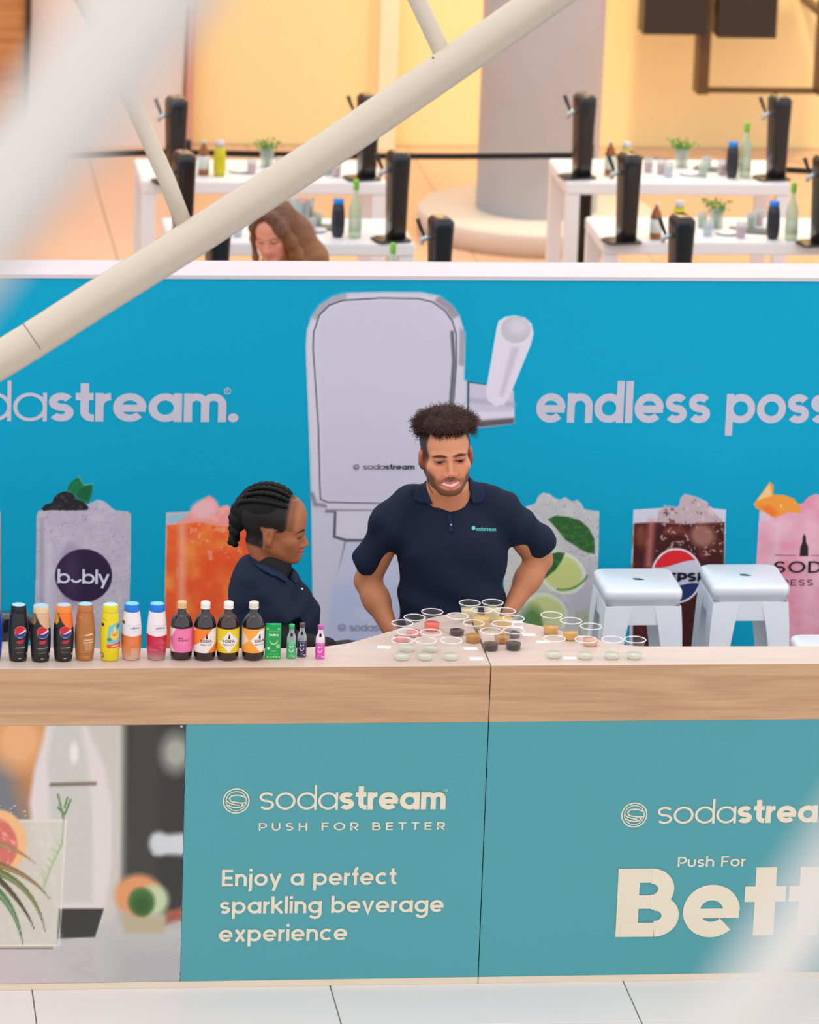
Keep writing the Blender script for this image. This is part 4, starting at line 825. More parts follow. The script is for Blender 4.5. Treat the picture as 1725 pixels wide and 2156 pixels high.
cups = [(846, 1351, 'rose', 'clear cup of pink drink nearest the counter edge, leftmost of the pink row'), (872, 1339, 'rose', 'clear cup of pale pink drink, middle of the pink row'), (909, 1327, 'red', 'clear cup of bright coral red drink, back of the pink row'),
 (988, 1308, 'cloud', 'tall clear cup of cloudy yellow drink at the back left of the centre cluster'), (1036, 1307, 'cloud', 'cup of cloudy yellow drink at the back of the cluster, right of centre'), (1013, 1323, 'mango', 'cup of yellow drink with orange bits in the middle of the cluster'), (1062, 1325, 'mango', 'cup of yellow drink with orange bits at the right of the cluster'),
 (1080, 1341, 'plum', 'cup with a dark plum drink behind the front dark cups'), (1033, 1368, 'dark', 'cup of nearly black drink standing right on the counter joint'), (1081, 1367, 'dark', 'cup of nearly black drink, right of the counter joint'),
 (996, 1351, 'amber', 'cup of clear amber drink left of the joint'), (1058, 1352, 'amber', 'cup of amber drink between and behind the two black drinks'),
 (1160, 1334, 'gold', 'cup of golden drink, left of the two golden ones by the stool'), (1201, 1346, 'gold', 'cup of golden drink, right of the two golden ones by the stool'), (1243, 1358, 'peach', 'cup of pale peach drink in front of the stool leg'),
 (1166, 1384, 'lime', 'cup of faint lime drink, leftmost of the four at the right front'), (1232, 1386, 'lime', 'cup of faint lime drink, second from the left at the right front'), (1288, 1386, 'lime', 'cup of faint lime drink, third from the left at the right front'), (1333, 1386, 'lime', 'cup of faint lime drink at the far right end'),
 (846, 1388, 'lime', 'cup of faint lime drink at the left front corner'), (895, 1388, 'lime', 'cup of faint lime drink, middle of the left front row'), (949, 1388, 'lime', 'cup of faint lime drink, right of the left front row'), (857, 1370, 'lime', 'cup of faint lime drink behind the left front cup'), (906, 1371, 'lime', 'cup of faint lime drink behind the middle front cup'), (962, 1336, 'plum', 'low cup of dark grey plum drink left of the yellow cluster')]
cp = cup_proto(); placed = []
for i, (px, py, kind, lab) in enumerate(cups):
    q = at(px, py, z=tz); x, y = q[0], q[1]
    for _ in range(30):
        for (a, b_) in placed:
            d = math.hypot(x-a, y-b_)
            if d < .0702: x += (x-a)/d*(.0704-d)*.6; y += (y-b_)/d*(.0704-d)*.6
    placed.append((x, y))
    o = cp if i == 0 else dup(cp, (0, 0, 0)); o.location = (x, y, tz+.0006); tag(o, lab, 'cup', 'clear plastic tasting cups on the counter')
    if i == 0: d0 = bpy.data.objects.new('drink', drink_mesh(kind)); C.objects.link(d0); d0.parent = o
    else:
        for ch in o.children:
            if ch.name.startswith('drink'): ch.data = drink_mesh(kind)
M_bits = mat('orange_bits', (250, 186, 60), .4)
for i in (5, 6):
    bm = bmesh.new()
    for k in range(26):
        a = random.uniform(0, 6.28); r = random.uniform(0, .021); z = .0365; s_ = random.uniform(.001, .0024); c_ = Vector((r*math.cos(a), r*math.sin(a), z)); bmesh.ops.create_icosphere(bm, subdivisions=1, radius=s_, matrix=Matrix.Translation(c_))
    par = [o for o in bpy.data.objects if o.get('label') == cups[i][3]][0]; o = bmobj('fruit_bits', bm, M_bits, par, True); o['kind'] = 'stuff'
M_card = mat('card_white', (250, 244, 246), .6)
bm = bmesh.new(); box(bm, -.021, .021, -.0125, .0125, 0, .0008); cdm = bmobj('price_card', bm, M_card)
cards = [(809, 1363, -.2, 'small white card alone at the left of the pink cups'), (1003, 1387, 0, 'small white card at the front edge just left of the joint'), (991, 1366, 0, 'small white card behind the front edge card, left of the joint'), (1114, 1337, 0, 'small white card right of the dark plum cup'), (1144, 1352, -.05, 'small white card in front of the golden drinks'), (1200, 1386, 0, 'small white card between the two leftmost right front cups'), (1087, 1310, 0, 'small white card at the back edge behind the cluster, upper one'), (1088, 1321, -.05, 'small white card at the back edge behind the cluster, lower one')]
for i, (px, py, rz, lab) in enumerate(cards):
    o = cdm if i == 0 else cdm.copy()
    if i: C.objects.link(o)
    q = at(px, py, z=tz); o.location = (q[0], q[1], tz+.0002+(0.00002*i)); o.rotation_euler = (0, 0, rz); tag(o, lab, 'card', 'small white cards on the counter')

# ================================================================ STOOLS
M_stool = mat('stool_white_steel', (240, 243, 247), .35, coat=.15)
def make_stool():
    t = empty('metal_stool'); H = .76
    bm = bmesh.new(); loft(bm, [rrect(.146, .146, .03, H-.062), rrect(.149, .149, .03, H-.038), rrect(.1545, .1545, .033, H-.034), rrect(.156, .156, .035, H-.012), rrect(.153, .153, .036, H-.004), rrect(.145, .145, .036, H)]); bmobj('seat', bm, M_stool, t, True)
    bm = bmesh.new(); prism(bm, [(-.021, .004), (-.012, .012), (.006, .011), (.02, -.003), (.024, -.012), (.004, -.013), (-.012, -.008)], H+.0002, H+.0012); bmobj('handle_hole_shade', bm, mat('hole_shade_green', (18, 70, 62), .6), t)  # dark raised piece paints the slot's shade; no opening is cut
    def leg(sx, sy):
        bm = bmesh.new()
        def ring(z, o, w, th=.003):
            return [(sx*o, sy*o, z), (sx*(o-w), sy*o, z), (sx*(o-w), sy*(o-th), z), (sx*(o-th), sy*(o-th), z), (sx*(o-th), sy*(o-w), z), (sx*o, sy*(o-w), z)]
        loft(bm, [ring(0, .181, .04), ring(.35, .170, .058), ring(H-.135, .1565, .095), ring(H-.06, .150, .105)]); return bmobj('leg', bm, M_stool, t)
    for sx in (-1, 1):
        for sy in (-1, 1): leg(sx, sy)
    bm = bmesh.new()
    for k in range(4):
        c, s_ = math.cos(k*math.pi/2), math.sin(k*math.pi/2)
        for v in ([(-.15, -.149), (.15, -.149), (.15, -.1465), (-.15, -.1465)],): prism(bm, [(a*c-b_*s_, a*s_+b_*c) for a, b_ in v], H-.125, H-.058)
    bmobj('apron', bm, M_stool, t)
    for k in range(4):
        bm = bmesh.new(); c, s_ = math.cos(k*math.pi/2), math.sin(k*math.pi/2); pts = [(-.170, -.171, .22), (.170, -.171, .22)]; tube(bm, [(a*c-b_*s_, a*s_+b_*c, z) for a, b_, z in pts], .008, 10); bmobj('footrest_bar', bm, M_stool, t, True)
    return t
st = make_stool(); st.scale = (.88, .88, 1); a = at(1358, 1256, z=.74); st.location = (at(1358, 1251, z=.75)[0], a[1]+.138, 0); tag(st, 'white metal stool standing in front of the cola print, left one', 'stool', 'white metal stools behind the counter')
a2 = at(1588, 1247, z=.74); s2 = dup(st, (at(1588, 1247, z=.75)[0], a2[1]+.138, 0)); tag(s2, 'white metal stool in front of the pink drink print, right one', 'stool', 'white metal stools behind the counter')
a3 = at(1786, 1404, z=.74); s3 = dup(st, (a3[0], a3[1]+.16, 0)); tag(s3, 'white metal stool whose seat corner just shows at the right edge behind the counter', 'stool', 'white metal stools behind the counter')

# ================================================================ BACKGROUND: tables and what stands on them
M_tab = mat('table_white', (232, 232, 236), .4)
def table(label, x0, x1, yf, yb, h, legx):
    t = empty('white_table', ((x0+x1)/2, (yf+yb)/2, 0)); tag(t, label, 'table'); a = (x1-x0)/2; d = (yb-yf)/2
    bm = bmesh.new(); box(bm, -a, a, -d, d, h-.058, h); bmesh.ops.bevel(bm, geom=bm.edges[:], offset=.006, segments=2, affect='EDGES'); bmobj('tabletop', bm, M_tab, t)
    for sx in (-1, 1):
        for sy in (-1, 1):
            bm = bmesh.new(); xx = sx*(a-.035); yy = sy*(d-.035); box(bm, xx-.032, xx+.032, yy-.032, yy+.032, 0, h-.0585); bmobj('leg', bm, M_tab, t)
    return t
HT = .75
rf_ = lambda px, py: at(px, py, z=HT)
q0, q1, q2 = rf_(1203, 385), rf_(1664, 386), rf_(1156, 334); RY0, RY1 = q0[1], q2[1]
table('white table at the back right, nearest the column', q2[0]+.0, q1[0], RY0, RY1, HT, 0)
q3, q4 = rf_(1296, 510), rf_(1240, 466); FY0, FY1 = q3[1], q4[1]
table('white table at the front right, running out of the picture', q4[0], q4[0]+1.35, FY0, FY1+.1, HT, 0)
q5 = rf_(815, 386); q6 = rf_(300, 386); table('white table at the back left, partly behind the white tube', q6[0], q5[0], q5[1], q5[1]+.52, HT, 0); BY0 = q5[1]
q7 = rf_(874, 514); table('white table at the front left, where the long-haired woman sits', q7[0]-1.1, q7[0], q7[1], q7[1]+.52, HT, 0); LY0 = q7[1]
# dispensing towers
M_tow = mat('tower_black', (26, 25, 26), .3, coat=.25); M_towtop = mat('tower_top_warm_sheen', (70, 52, 40), .12, coat=.8); M_chr = mat('tap_chrome', (190, 198, 204), .2, metal=.7)  # brown of the lid colour paints in warm reflections on black
def make_tower():
    t = empty('tap_tower'); H = .40
    bm = bmesh.new(); loft(bm, [rrect(.036, .050, .016, .012), rrect(.038, .052, .018, .1), rrect(.041, .056, .02, .25), rrect(.045, .060, .022, H-.045), rrect(.046, .061, .024, H-.012), rrect(.040, .055, .022, H)]); bmobj('tower_body', bm, M_tow, t, True)
    bm = bmesh.new(); loft(bm, [rrect(.036, .052, .02, H+.0005, c=(0, .004)), rrect(.034, .05, .02, H+.006, c=(0, .004)), rrect(.026, .04, .018, H+.010, c=(0, .008))]); bmobj('tower_lid', bm, M_towtop, t, True)
    bm = bmesh.new(); loft(bm, [rrect(.085, .065, .03, 0, c=(-.022, 0)), rrect(.085, .065, .03, .006, c=(-.022, 0)), rrect(.075, .055, .028, .0115, c=(-.020, 0))]); bmobj('drip_base', bm, M_tow, t, True)
    bm = bmesh.new(); tube(bm, [(-.040, -.01, H-.075), (-.075, -.01, H-.078), (-.088, -.01, H-.088), (-.088, -.01, H-.105)], [.011, .012, .012, .009], 12); tp = bmobj('tap', bm, M_chr, t, True)
    bm = bmesh.new(); tube(bm, [(-.078, -.01, H-.066), (-.095, -.01, H-.03), (-.108, -.01, H+.004)], [.0065, .0085, .010], 10); bmobj('tap_lever', bm, mat('lever_black', (30, 32, 34), .3), tp, True)
    return t
tp_ = make_tower(); first = True
def tower(px, py, label, h=HT, y=None):
    global first
    q = at(px, py, z=h) if y is None else at(px, py, y=y)
    o = tp_ if first else dup(tp_, (0, 0, 0)); first = False
    o.location = (q[0], q[1]+.05, (h if y is None else h)+.0005); o.rotation_euler = (0, 0, R_(12)); tag(o, label, 'dispenser', 'black tap towers on the white tables'); return o
tower(1228, 378, 'black tap tower at the left end of the back right table')
tower(1638, 381, 'black tap tower at the right end of the back right table')
tower(1322, 514, 'black tap tower at the left end of the front right table')
tower(774, 381, 'black tap tower on the back left table, half behind the white tube')
tower(836, 511, 'black tap tower at the right end of the front left table')
NY = .72
def low_table(label, x0, x1, y):
    t = table(label, x0, x1, y, y+.5, .75, 0); return t
# three towers whose feet are hidden by the backdrop stand on nearer tables
yn = 5.55
low_table('white table just behind the backdrop, nearly hidden, on the right', at(1390, 500, y=yn)[0], at(1900, 500, y=yn)[0], yn)
low_table('white table just behind the backdrop, nearly hidden, on the left', at(400, 500, y=yn)[0], at(975, 500, y=yn)[0], yn)
def tower_top(px, pytop, y, label):
    q = at(px, pytop, y=y); o = tower(px, pytop, label, .75, y); o.location = (q[0], y, .7505); return q[2]
for px, pt, lab in ((1437, 455, 'black tap tower rising behind the backdrop on the right'), (929, 458, 'black tap tower rising behind the backdrop, left of the column'), (459, 470, 'black tap tower mostly hidden below the white tube')):
    # pick the depth at which a .41 m tower on a .75 m table reaches this pixel
    q = at(px, pt, z=.75+.405); o = tower_top(px, pt, q[1], lab); print('tower', lab, q)
q = at(1739, 330, z=1.155); o = tower_top(1739, 330, q[1], 'black tap tower cut off by the right edge of the picture')
q = at(392, 322, z=1.155); tower_top(388, 318, q[1], 'black tap tower behind the crossing of the white tubes'); q = at(372, 205, z=1.155); tower_top(372, 205, q[1], 'black tap tower standing tallest at the back left'); print('t', q)

# bottles and glasses on the tables
def put(name, label, cat, px, py, parts, grp=None, h=HT):
    q = at(px, py, z=h); t = empty(name, (q[0], q[1], h+.0005), random.uniform(-.2, .2)); tag(t, label, cat, grp)
    for nm, prof, m in parts:
        bm = bmesh.new(); lathe(bm, prof, 24); bmobj(nm, bm, m, t, True)
    return t
M_yel = mat('yellow_sleeve', (206, 192, 30), .35); M_bluecap = mat('bright_blue_cap', (10, 130, 230), .35); M_whitecap = mat('grey_white_cap', (206, 206, 212), .4)
M_dk = mat('dark_sleeve', (40, 42, 52), .35, noise=(60, .5, (1, 1, 1))); M_cg = clear('pale_green_glass', (224, 236, 214), .55, .05, .5); M_grn = mat('lime_green_cap', (130, 196, 60), .4); M_lab = mat('pale_label', (222, 226, 220), .5)
M_amb2 = mat('amber_glass_light', (150, 84, 18), .1, coat=.5)
sy = [(.0245, 0), (.0285, .02), (.0312, .070), (.0285, .120), (.0243, .152)]
def blue_b(px, py, lab): return put('syrup_bottle', lab, 'bottle', px, py, [('bottle_body', [(.022, 0)]+sy[1:], M_dk), ('cap', [(.0235, .1525), (.0235, .175)], M_bluecap), ('label', [(.0165, .02), (.0275, .0201), (.0292, .045), (.0165, .0451)], mat('grey_badge', (150, 158, 164), .5))], 'dark bottles with blue caps on the white tables')
def clear_b(px, py, lab): return put('glass_bottle', lab, 'bottle', px, py, [('bottle_body', [(.026, 0), (.029, .01), (.029, .13), (.024, .16), (.013, .185), (.011, .235)], M_cg), ('label', [(.0293, .03), (.0293, .095)], clear('thin_label', (226, 232, 214), .4, .4, .2)), ('cap', [(.0115, .22), (.0135, .222), (.0135, .262), (.011, .266)], M_grn)], 'slim clear bottles with green tops')
def yel_b(px, py, lab, lid=M_whitecap): return put('syrup_bottle', lab, 'bottle', px, py, [('bottle_body', [(.0245, 0), (.030, .03), (.030, .09), (.0245, .14)], M_yel), ('cap', [(.0200, .1405), (.0200, .170)], lid)], 'yellow bottles with pale caps')
def amb_b(px, py, lab): return put('concentrate_bottle', lab, 'bottle', px, py, [('bottle_body', [(.026, 0), (.0275, .01), (.0275, .1), (.02, .125), (.009, .145), (.008, .152)], M_amb2), ('label', [(.0279, .03), (.0279, .095)], M_lab), ('cap', [(.0095, .1525), (.0095, .165)], M_whitecap)], 'amber bottles on the white tables')
M_jar = clear('jar_glass', (226, 232, 228), .7, .05, .5)
def herb(px, py, lab, seed):
    t = put('herb_glass', lab, 'plant', px, py, [('glass', [(.030, 0), (.034, .09)], M_jar)], 'glasses of green herbs')
    r = random.Random(seed); bm = bmesh.new()
    for i in range(150):
        a = r.uniform(0, 6.28); e = r.uniform(0, 1); rad = r.uniform(.0, .05)*(.5+e); p = Vector((rad*math.cos(a), rad*math.sin(a), .075+.05*e+r.uniform(-.01, .012))); d = Vector((math.cos(a), math.sin(a), r.uniform(-.3, .9))).normalized()*r.uniform(.012, .02); s_ = d.orthogonal().normalized()*.006
        v = [bm.verts.new(p), bm.verts.new(p+d*.5+s_), bm.verts.new(p+d), bm.verts.new(p+d*.5-s_)]; bm.faces.new(v)
    o = bmobj('herb_leaves', bm, mat('herb_green', (70, 140, 46), .5, noise=(40, .3, (1, 1, 1))), t); o['kind'] = 'stuff'
    bm = bmesh.new()
    for i in range(12):
        a = i*.53; tube(bm, [(.008*math.cos(a), .008*math.sin(a), .004), (.02*math.cos(a), .02*math.sin(a), .085)], .0012, 5)
    o = bmobj('stems', bm, mat('stem_green', (120, 150, 80), .6), t); o['kind'] = 'stuff'
amb_b(1284, 368, 'amber bottle at the left of the back right table'); amb_b(1380, 503, 'amber bottle beside the left tower of the front right table'); amb_b(428, 368, 'amber bottle beside the yellow one on the back left table')
yel_b(1317, 372, 'yellow bottle with a pale cap behind the tower on the back right table'); yel_b(1428, 500, 'yellow bottle with a pale cap behind the low tower on the right'); yel_b(462, 370, 'yellow bottle with a grey cap on the back left table')
blue_b(1541, 374, 'dark bottle with a bright blue cap on the back right table'); blue_b(1627, 503, 'dark bottle with a bright blue cap on the front right table'); blue_b(711, 499, 'dark bottle with a bright blue cap on the front left table')
clear_b(1568, 372, 'slim clear bottle with a green top on the back right table'); clear_b(1666, 505, 'slim clear bottle with a green top on the front right table'); clear_b(747, 500, 'slim clear bottle with a green top on the front left table'); 
q = at(828, 515, y=yn+.2); t_ = clear_b(828, 700, 'slim bottle whose green top just shows above the backdrop'); t_.location = (q[0], yn+.3, .7505+.0)
q = at(828, 512, z=.75+.266); t_.location = (q[0], q[1], .7505)
herb(1435, 352, 'glass of green herbs on the back right table', 1); herb(1508, 480, 'glass of green herbs on the front right table', 2); herb(562, 352, 'glass of green herbs on the back left table', 3)
def plate(px, py, lab, r=.055, m=None): return put('plate', lab, 'plate', px, py, [('plate_dish', [(r*.6, 0), (r, .012), (r*.97, .013), (r*.6, .005)], m or mat('china_white', (238, 238, 240), .2))], 'round white plates')
plate(1452, 368, 'white plate in front of the herbs on the back right table'); plate(1530, 493, 'white plate in front of the herbs on the front right table'); plate(505, 362, 'white plate on the back left table'); plate(670, 488, 'white plate on the front left table', .04)
M_pinkd = mat('pink_food', (222, 120, 130), .5, noise=(40, .5, (1, 1, 1))); M_slate = mat('slate_tray', (96, 106, 106), .4)
def tray(px, py, lab, rz=.2, w=.09, m=None):
    q = at(px, py, z=HT); o = bxo('serving_tray', -w, w, -.05, .05, 0, .008, m or M_slate, None, .002); o.location = (q[0], q[1], HT+.0006); o.rotation_euler = (0, 0, rz); tag(o, lab, 'tray', 'grey trays on the white tables')
tray(1500, 358, 'grey slate tray between the herbs and the blue-capped bottle, back right table', -.3); tray(1575, 487, 'grey slate tray on the front right table', -.3); tray(682, 480, 'grey slate tray behind the blue-capped bottle, front left table', -.2, .06)
def paper(px, py, rz, lab, m=None):
    q = at(px, py, z=HT); bm = bmesh.new(); box(bm, -.075, .075, -.05, .05, 0, .0012); o = bmobj('paper_sheet', bm, m or mat('paper_white', (238, 238, 246), .6)); o.location = (q[0], q[1], HT+.0004); o.rotation_euler = (0, 0, rz); tag(o, lab, 'paper', 'white sheets on the white tables')
paper(1598, 358, -.5, 'white sheet by the right tower of the back right table'); paper(1690, 486, -.6, 'white sheet at the right of the front right table'); paper(1460, 494, .9, 'white sheet left of the herbs on the front right table'); paper(785, 488, .1, 'white sheet left of the tower on the front left table'); paper(735, 366, .2, 'white sheet on the back left table')
gls = [(1365, 362, 'pink'), (1392, 366, 'pink'), (1408, 372, 'clear'), (1480, 372, 'green'), (1488, 360, 'green'), (1520, 368, 'pink'), (1478, 478, 'green'), (1490, 496, 'clear'), (1560, 500, 'pink'), (1582, 478, 'green'), (1598, 474, 'pink'), (590, 362, 'clear'), (620, 366, 'clear'), (530, 366, 'pink'), (690, 368, 'green'), (708, 372, 'pink'), (655, 492, 'pink'), (668, 478, 'green'), (500, 498, 'clear'), (600, 478, 'clear')]
gc = {'pink': clear('glass_pink', (238, 190, 196), .45, .1, .4), 'clear': clear('glass_plain', (232, 236, 240), .7, .05, .5), 'green': clear('glass_green', (190, 216, 170), .4, .1, .4)}
side = lambda x, y: ('front' if y > 440 else 'back')+(' right' if x > 1000 else ' left')
gp = None; cnt = {}
for i, (px, py, k) in enumerate(gls):
    kk = (side(px, py), k); cnt[kk] = cnt.get(kk, 0)+1
    t = put('drinking_glass', '', 'glass', px, py, [('glass_wall', [(.019, 0), (.021, .01), (.025, .07)], gc['clear']), ('drink', [(.0175, .002), (.0195, .012), (.0215, .045)], gc[k])], 'small glasses on the %s table' % side(px, py))
    t['label'] = '%s small glass on the %s white table, %s' % ({'pink': 'pink filled', 'clear': 'plain clear', 'green': 'green filled'}[k], side(px, py), ('leftmost', 'second', 'third', 'fourth')[cnt[kk]-1]+' of its colour')
# bucket
q = at(634, 482, z=HT); t = empty('ice_bucket', (q[0], q[1], HT+.0005)); tag(t, 'steel ice bucket with orange fruit behind the long-haired woman', 'bucket')
bm = bmesh.new(); lathe(bm, [(.042, 0), (.058, .13), (.061, .135), (.061, .14), (.056, .139), (.040, .01)], 32); bmobj('bucket_body', bm, mat('brushed_steel', (176, 186, 182), .3, metal=.6), t, True)
bm = bmesh.new()
for i in range(9): a = i*2.4; bmesh.ops.create_icosphere(bm, subdivisions=2, radius=.014, matrix=Matrix.Translation((.03*math.cos(a)*(i % 3)/2, .03*math.sin(a)*(i % 3)/2, .128)))
o = bmobj('fruit_pieces', bm, mat('orange_fruit', (230, 130, 100), .5), t, True); o['kind'] = 'stuff'
# barrier belt with posts
M_belt = mat('belt_black', (20, 24, 28), .6)
def post(x, y, lab):
    t = empty('barrier_post', (x, y, 0)); tag(t, lab, 'barrier', 'belt barrier posts')
    bm = bmesh.new(); lathe(bm, [(.16, 0), (.16, .01), (.05, .03)], 32); bmobj('post_base', bm, M_belt, t, True); bm = bmesh.new(); lathe(bm, [(.03, .03), (.03, .79), (.026, .80)], 20); bmobj('post_pole', bm, M_belt, t, True)
yb_ = 9.0
def belt(p0, p1, lab):
    a = at(*p0, y=yb_); b = at(*p1, y=yb_); bm = bmesh.new(); hw = .0145
    loft(bm, [[(x, y, z) for x, y, z in ((q[0], yb_-.002, q[2]-hw), (q[0], yb_+.002, q[2]-hw), (q[0], yb_+.002, q[2]+hw), (q[0], yb_-.002, q[2]+hw))] for q in (a+(b-a)*k/6-np.array([0, 0, .012*math.sin(math.pi*k/6)]) for k in range(7))])
    tag(bmobj('barrier_belt', bm, M_belt), lab, 'barrier', 'black barrier belts'); return a, b
a, b = belt((395, 321), (1233, 327), 'black barrier belt running behind the white column'); a_, b_ = belt((1285, 330), (2000, 374), 'black barrier belt at the right, behind the back right table'); belt((-300, 322), (372, 320), 'black barrier belt at the far left, behind the blurred tube')
for q, l in (((b[0]+b_[0]*0+.012, yb_), 'dark barrier post hidden behind the tap tower by the column'), ((a[0]-.012, yb_), 'dark barrier post behind the tallest tap tower at the left')): post(q[0], q[1], l)
# black display frame in front of the cream wall
yd = YW-.55
def dx(px, py=100): return at(px, py, y=yd)[0]
def dz(py, px=1500): return at(px, py, y=yd)[2]
t = empty('display_frame', (dx(1485), yd, 0)); tag(t, 'dark brown frame with black panels hung out from the cream wall, upper right', 'display')
M_db = mat('dark_bronze', (84, 58, 30), .4); M_dblk = mat('display_black', (44, 32, 24), .4)
sx_ = lambda px: dx(px)-t.location.x
bxo('panel', sx_(1345), sx_(1478), -.12, .06, dz(66), dz(66)+.9, M_dblk, t); bxo('panel', sx_(1502), sx_(1624), -.12, .06, dz(72, 1560), dz(72, 1560)+.9, M_dblk, t)
bxo('upright', sx_(1468), sx_(1492), -.07, .07, dz(190)-.012, dz(66)+1.2, M_db, t); bxo('upright', sx_(1722), sx_(1740), -.07, .07, dz(190)-.012, dz(66)+1.2, M_db, t); bxo('cross_rail', sx_(1492)+.001, sx_(1722)-.001, -.03, .03, dz(190, 1600)-.012, dz(190, 1600)+.012, M_db, t)

for px_ in (1480, 1731):
    for k_ in (.1, .9): bxo('wall_bracket', sx_(px_)-.02, sx_(px_)+.02, .07, .5495, dz(66)+k_-.02, dz(66)+k_+.02, M_db, t)
# ================================================================ WHITE TUBES
M_tube = mat('tube_white_warm_bounce', (204, 190, 170), .35, coat=.2)  # warm tint in the white puts floor bounce light into the colour
def onr(px, py, dist):
    q = ray(px, py); return CAM+q/np.linalg.norm(q)*dist
tr = empty('roof_truss'); dt = 12.9
mid = onr(650, 343, dt); tr.location = mid
def rel(p): return tuple(np.array(p)-mid)
D0 = ray(650, 343); nrm = Vector(D0).normalized()
ctl = [(-3000, 2350), (-1800, 1780), (-900, 1290), (-450, 1025), (0, 758), (200, 632), (400, 506), (650, 343), (900, 172), (1140, 4), (1500, -255), (2000, -620), (2900, -1330), (4000, -2260)]
W_ = lambda px, py, d: rel(onr(px, py, d))
bm = bmesh.new(); P = []
for i in range(len(ctl)-1):
    p0, p1, p2, p3 = ctl[max(i-1, 0)], ctl[i], ctl[i+1], ctl[min(i+2, len(ctl)-1)]
    for k in range(5):
        u = k/5; P.append(tuple(.5*((2*p1[j])+(-p0[j]+p2[j])*u+(2*p0[j]-5*p1[j]+4*p2[j]-p3[j])*u*u+(-p0[j]+3*p1[j]-3*p2[j]+p3[j])*u**3) for j in (0, 1)))
tube(bm, [W_(a, b, dt) for a, b in P], .0515, 40); bmobj('main_tube', bm, M_tube, tr, True)
tag(tr, 'large white curved steel tube with thin braces crossing above the bar', 'truss')
for pts, r in (([(-1000, -1900), (-440, -950), (95, -140), (180, 8), (240, 128), (300, 262), (352, 380), (398, 500)], .0235), ([(-160, -2050), (330, -1080), (800, -160), (880, 2), (935, 118), (952, 148)], .0245)):
    bm = bmesh.new(); tube(bm, [W_(a, b, dt+.02) for a, b in pts], r, 24); bmobj('brace_tube', bm, M_tube, tr, True)
pa, pb = W_(72-3, 715-2, dt), W_(72+3, 715-6, dt); bm = bmesh.new(); d_ = (Vector(pb)-Vector(pa)).normalized(); c_ = Vector(W_(71, 714, dt)); tube(bm, [c_-d_*.0012, c_+d_*.0012], .0518, 40); bmobj('tube_joint', bm, mat('joint_dark', (96, 84, 74), .7), tr, True)
q = onr(912, 122, dt-.05); bm = bmesh.new(); bmesh.ops.create_icosphere(bm, subdivisions=2, radius=.003, matrix=Matrix.Translation(rel(q))); bmobj('bolt', bm, M_dark, tr)
# nearer tubes, far out of focus
def near(name, p0, p1, d, r, lab):
    a, b = onr(*p0, d), onr(*p1, d); bm = bmesh.new(); tube(bm, [tuple((b-a)*k/4) for k in range(5)], r, 32); o = bmobj(name, bm, mat('tube_near_white', (206, 202, 195), .5), None, True); o.location = a; tag(o, lab, 'tube', 'near white tubes'); return o
near('foreground_tube', (720, -520), (-560, 1140), 2.3, .026, 'blurred white tube close up, crossing the upper left corner')
near('foreground_tube', (2085, 1350), (1175, 2750), 2.0, .0155, 'blurred white tube close up, crossing the lower right corner')
# round brown table top at the lower right corner
q = at(1790, 2230, z=.45); t = empty('round_table', (q[0], q[1], 0)); tag(t, 'round brown low table just entering at the lower right corner', 'table')
bm = bmesh.new(); lathe(bm, [(.20, .42), (.205, .43), (.2, .45)], 48); bmobj('tabletop', bm, mat('brown_top', (128, 104, 98), .4), t, True); bm = bmesh.new(); lathe(bm, [(.14, 0), (.14, .01), (.02, .03), (.02, .4195)], 24); bmobj('leg', bm, mat('brown_leg', (90, 70, 64), .4), t, True)

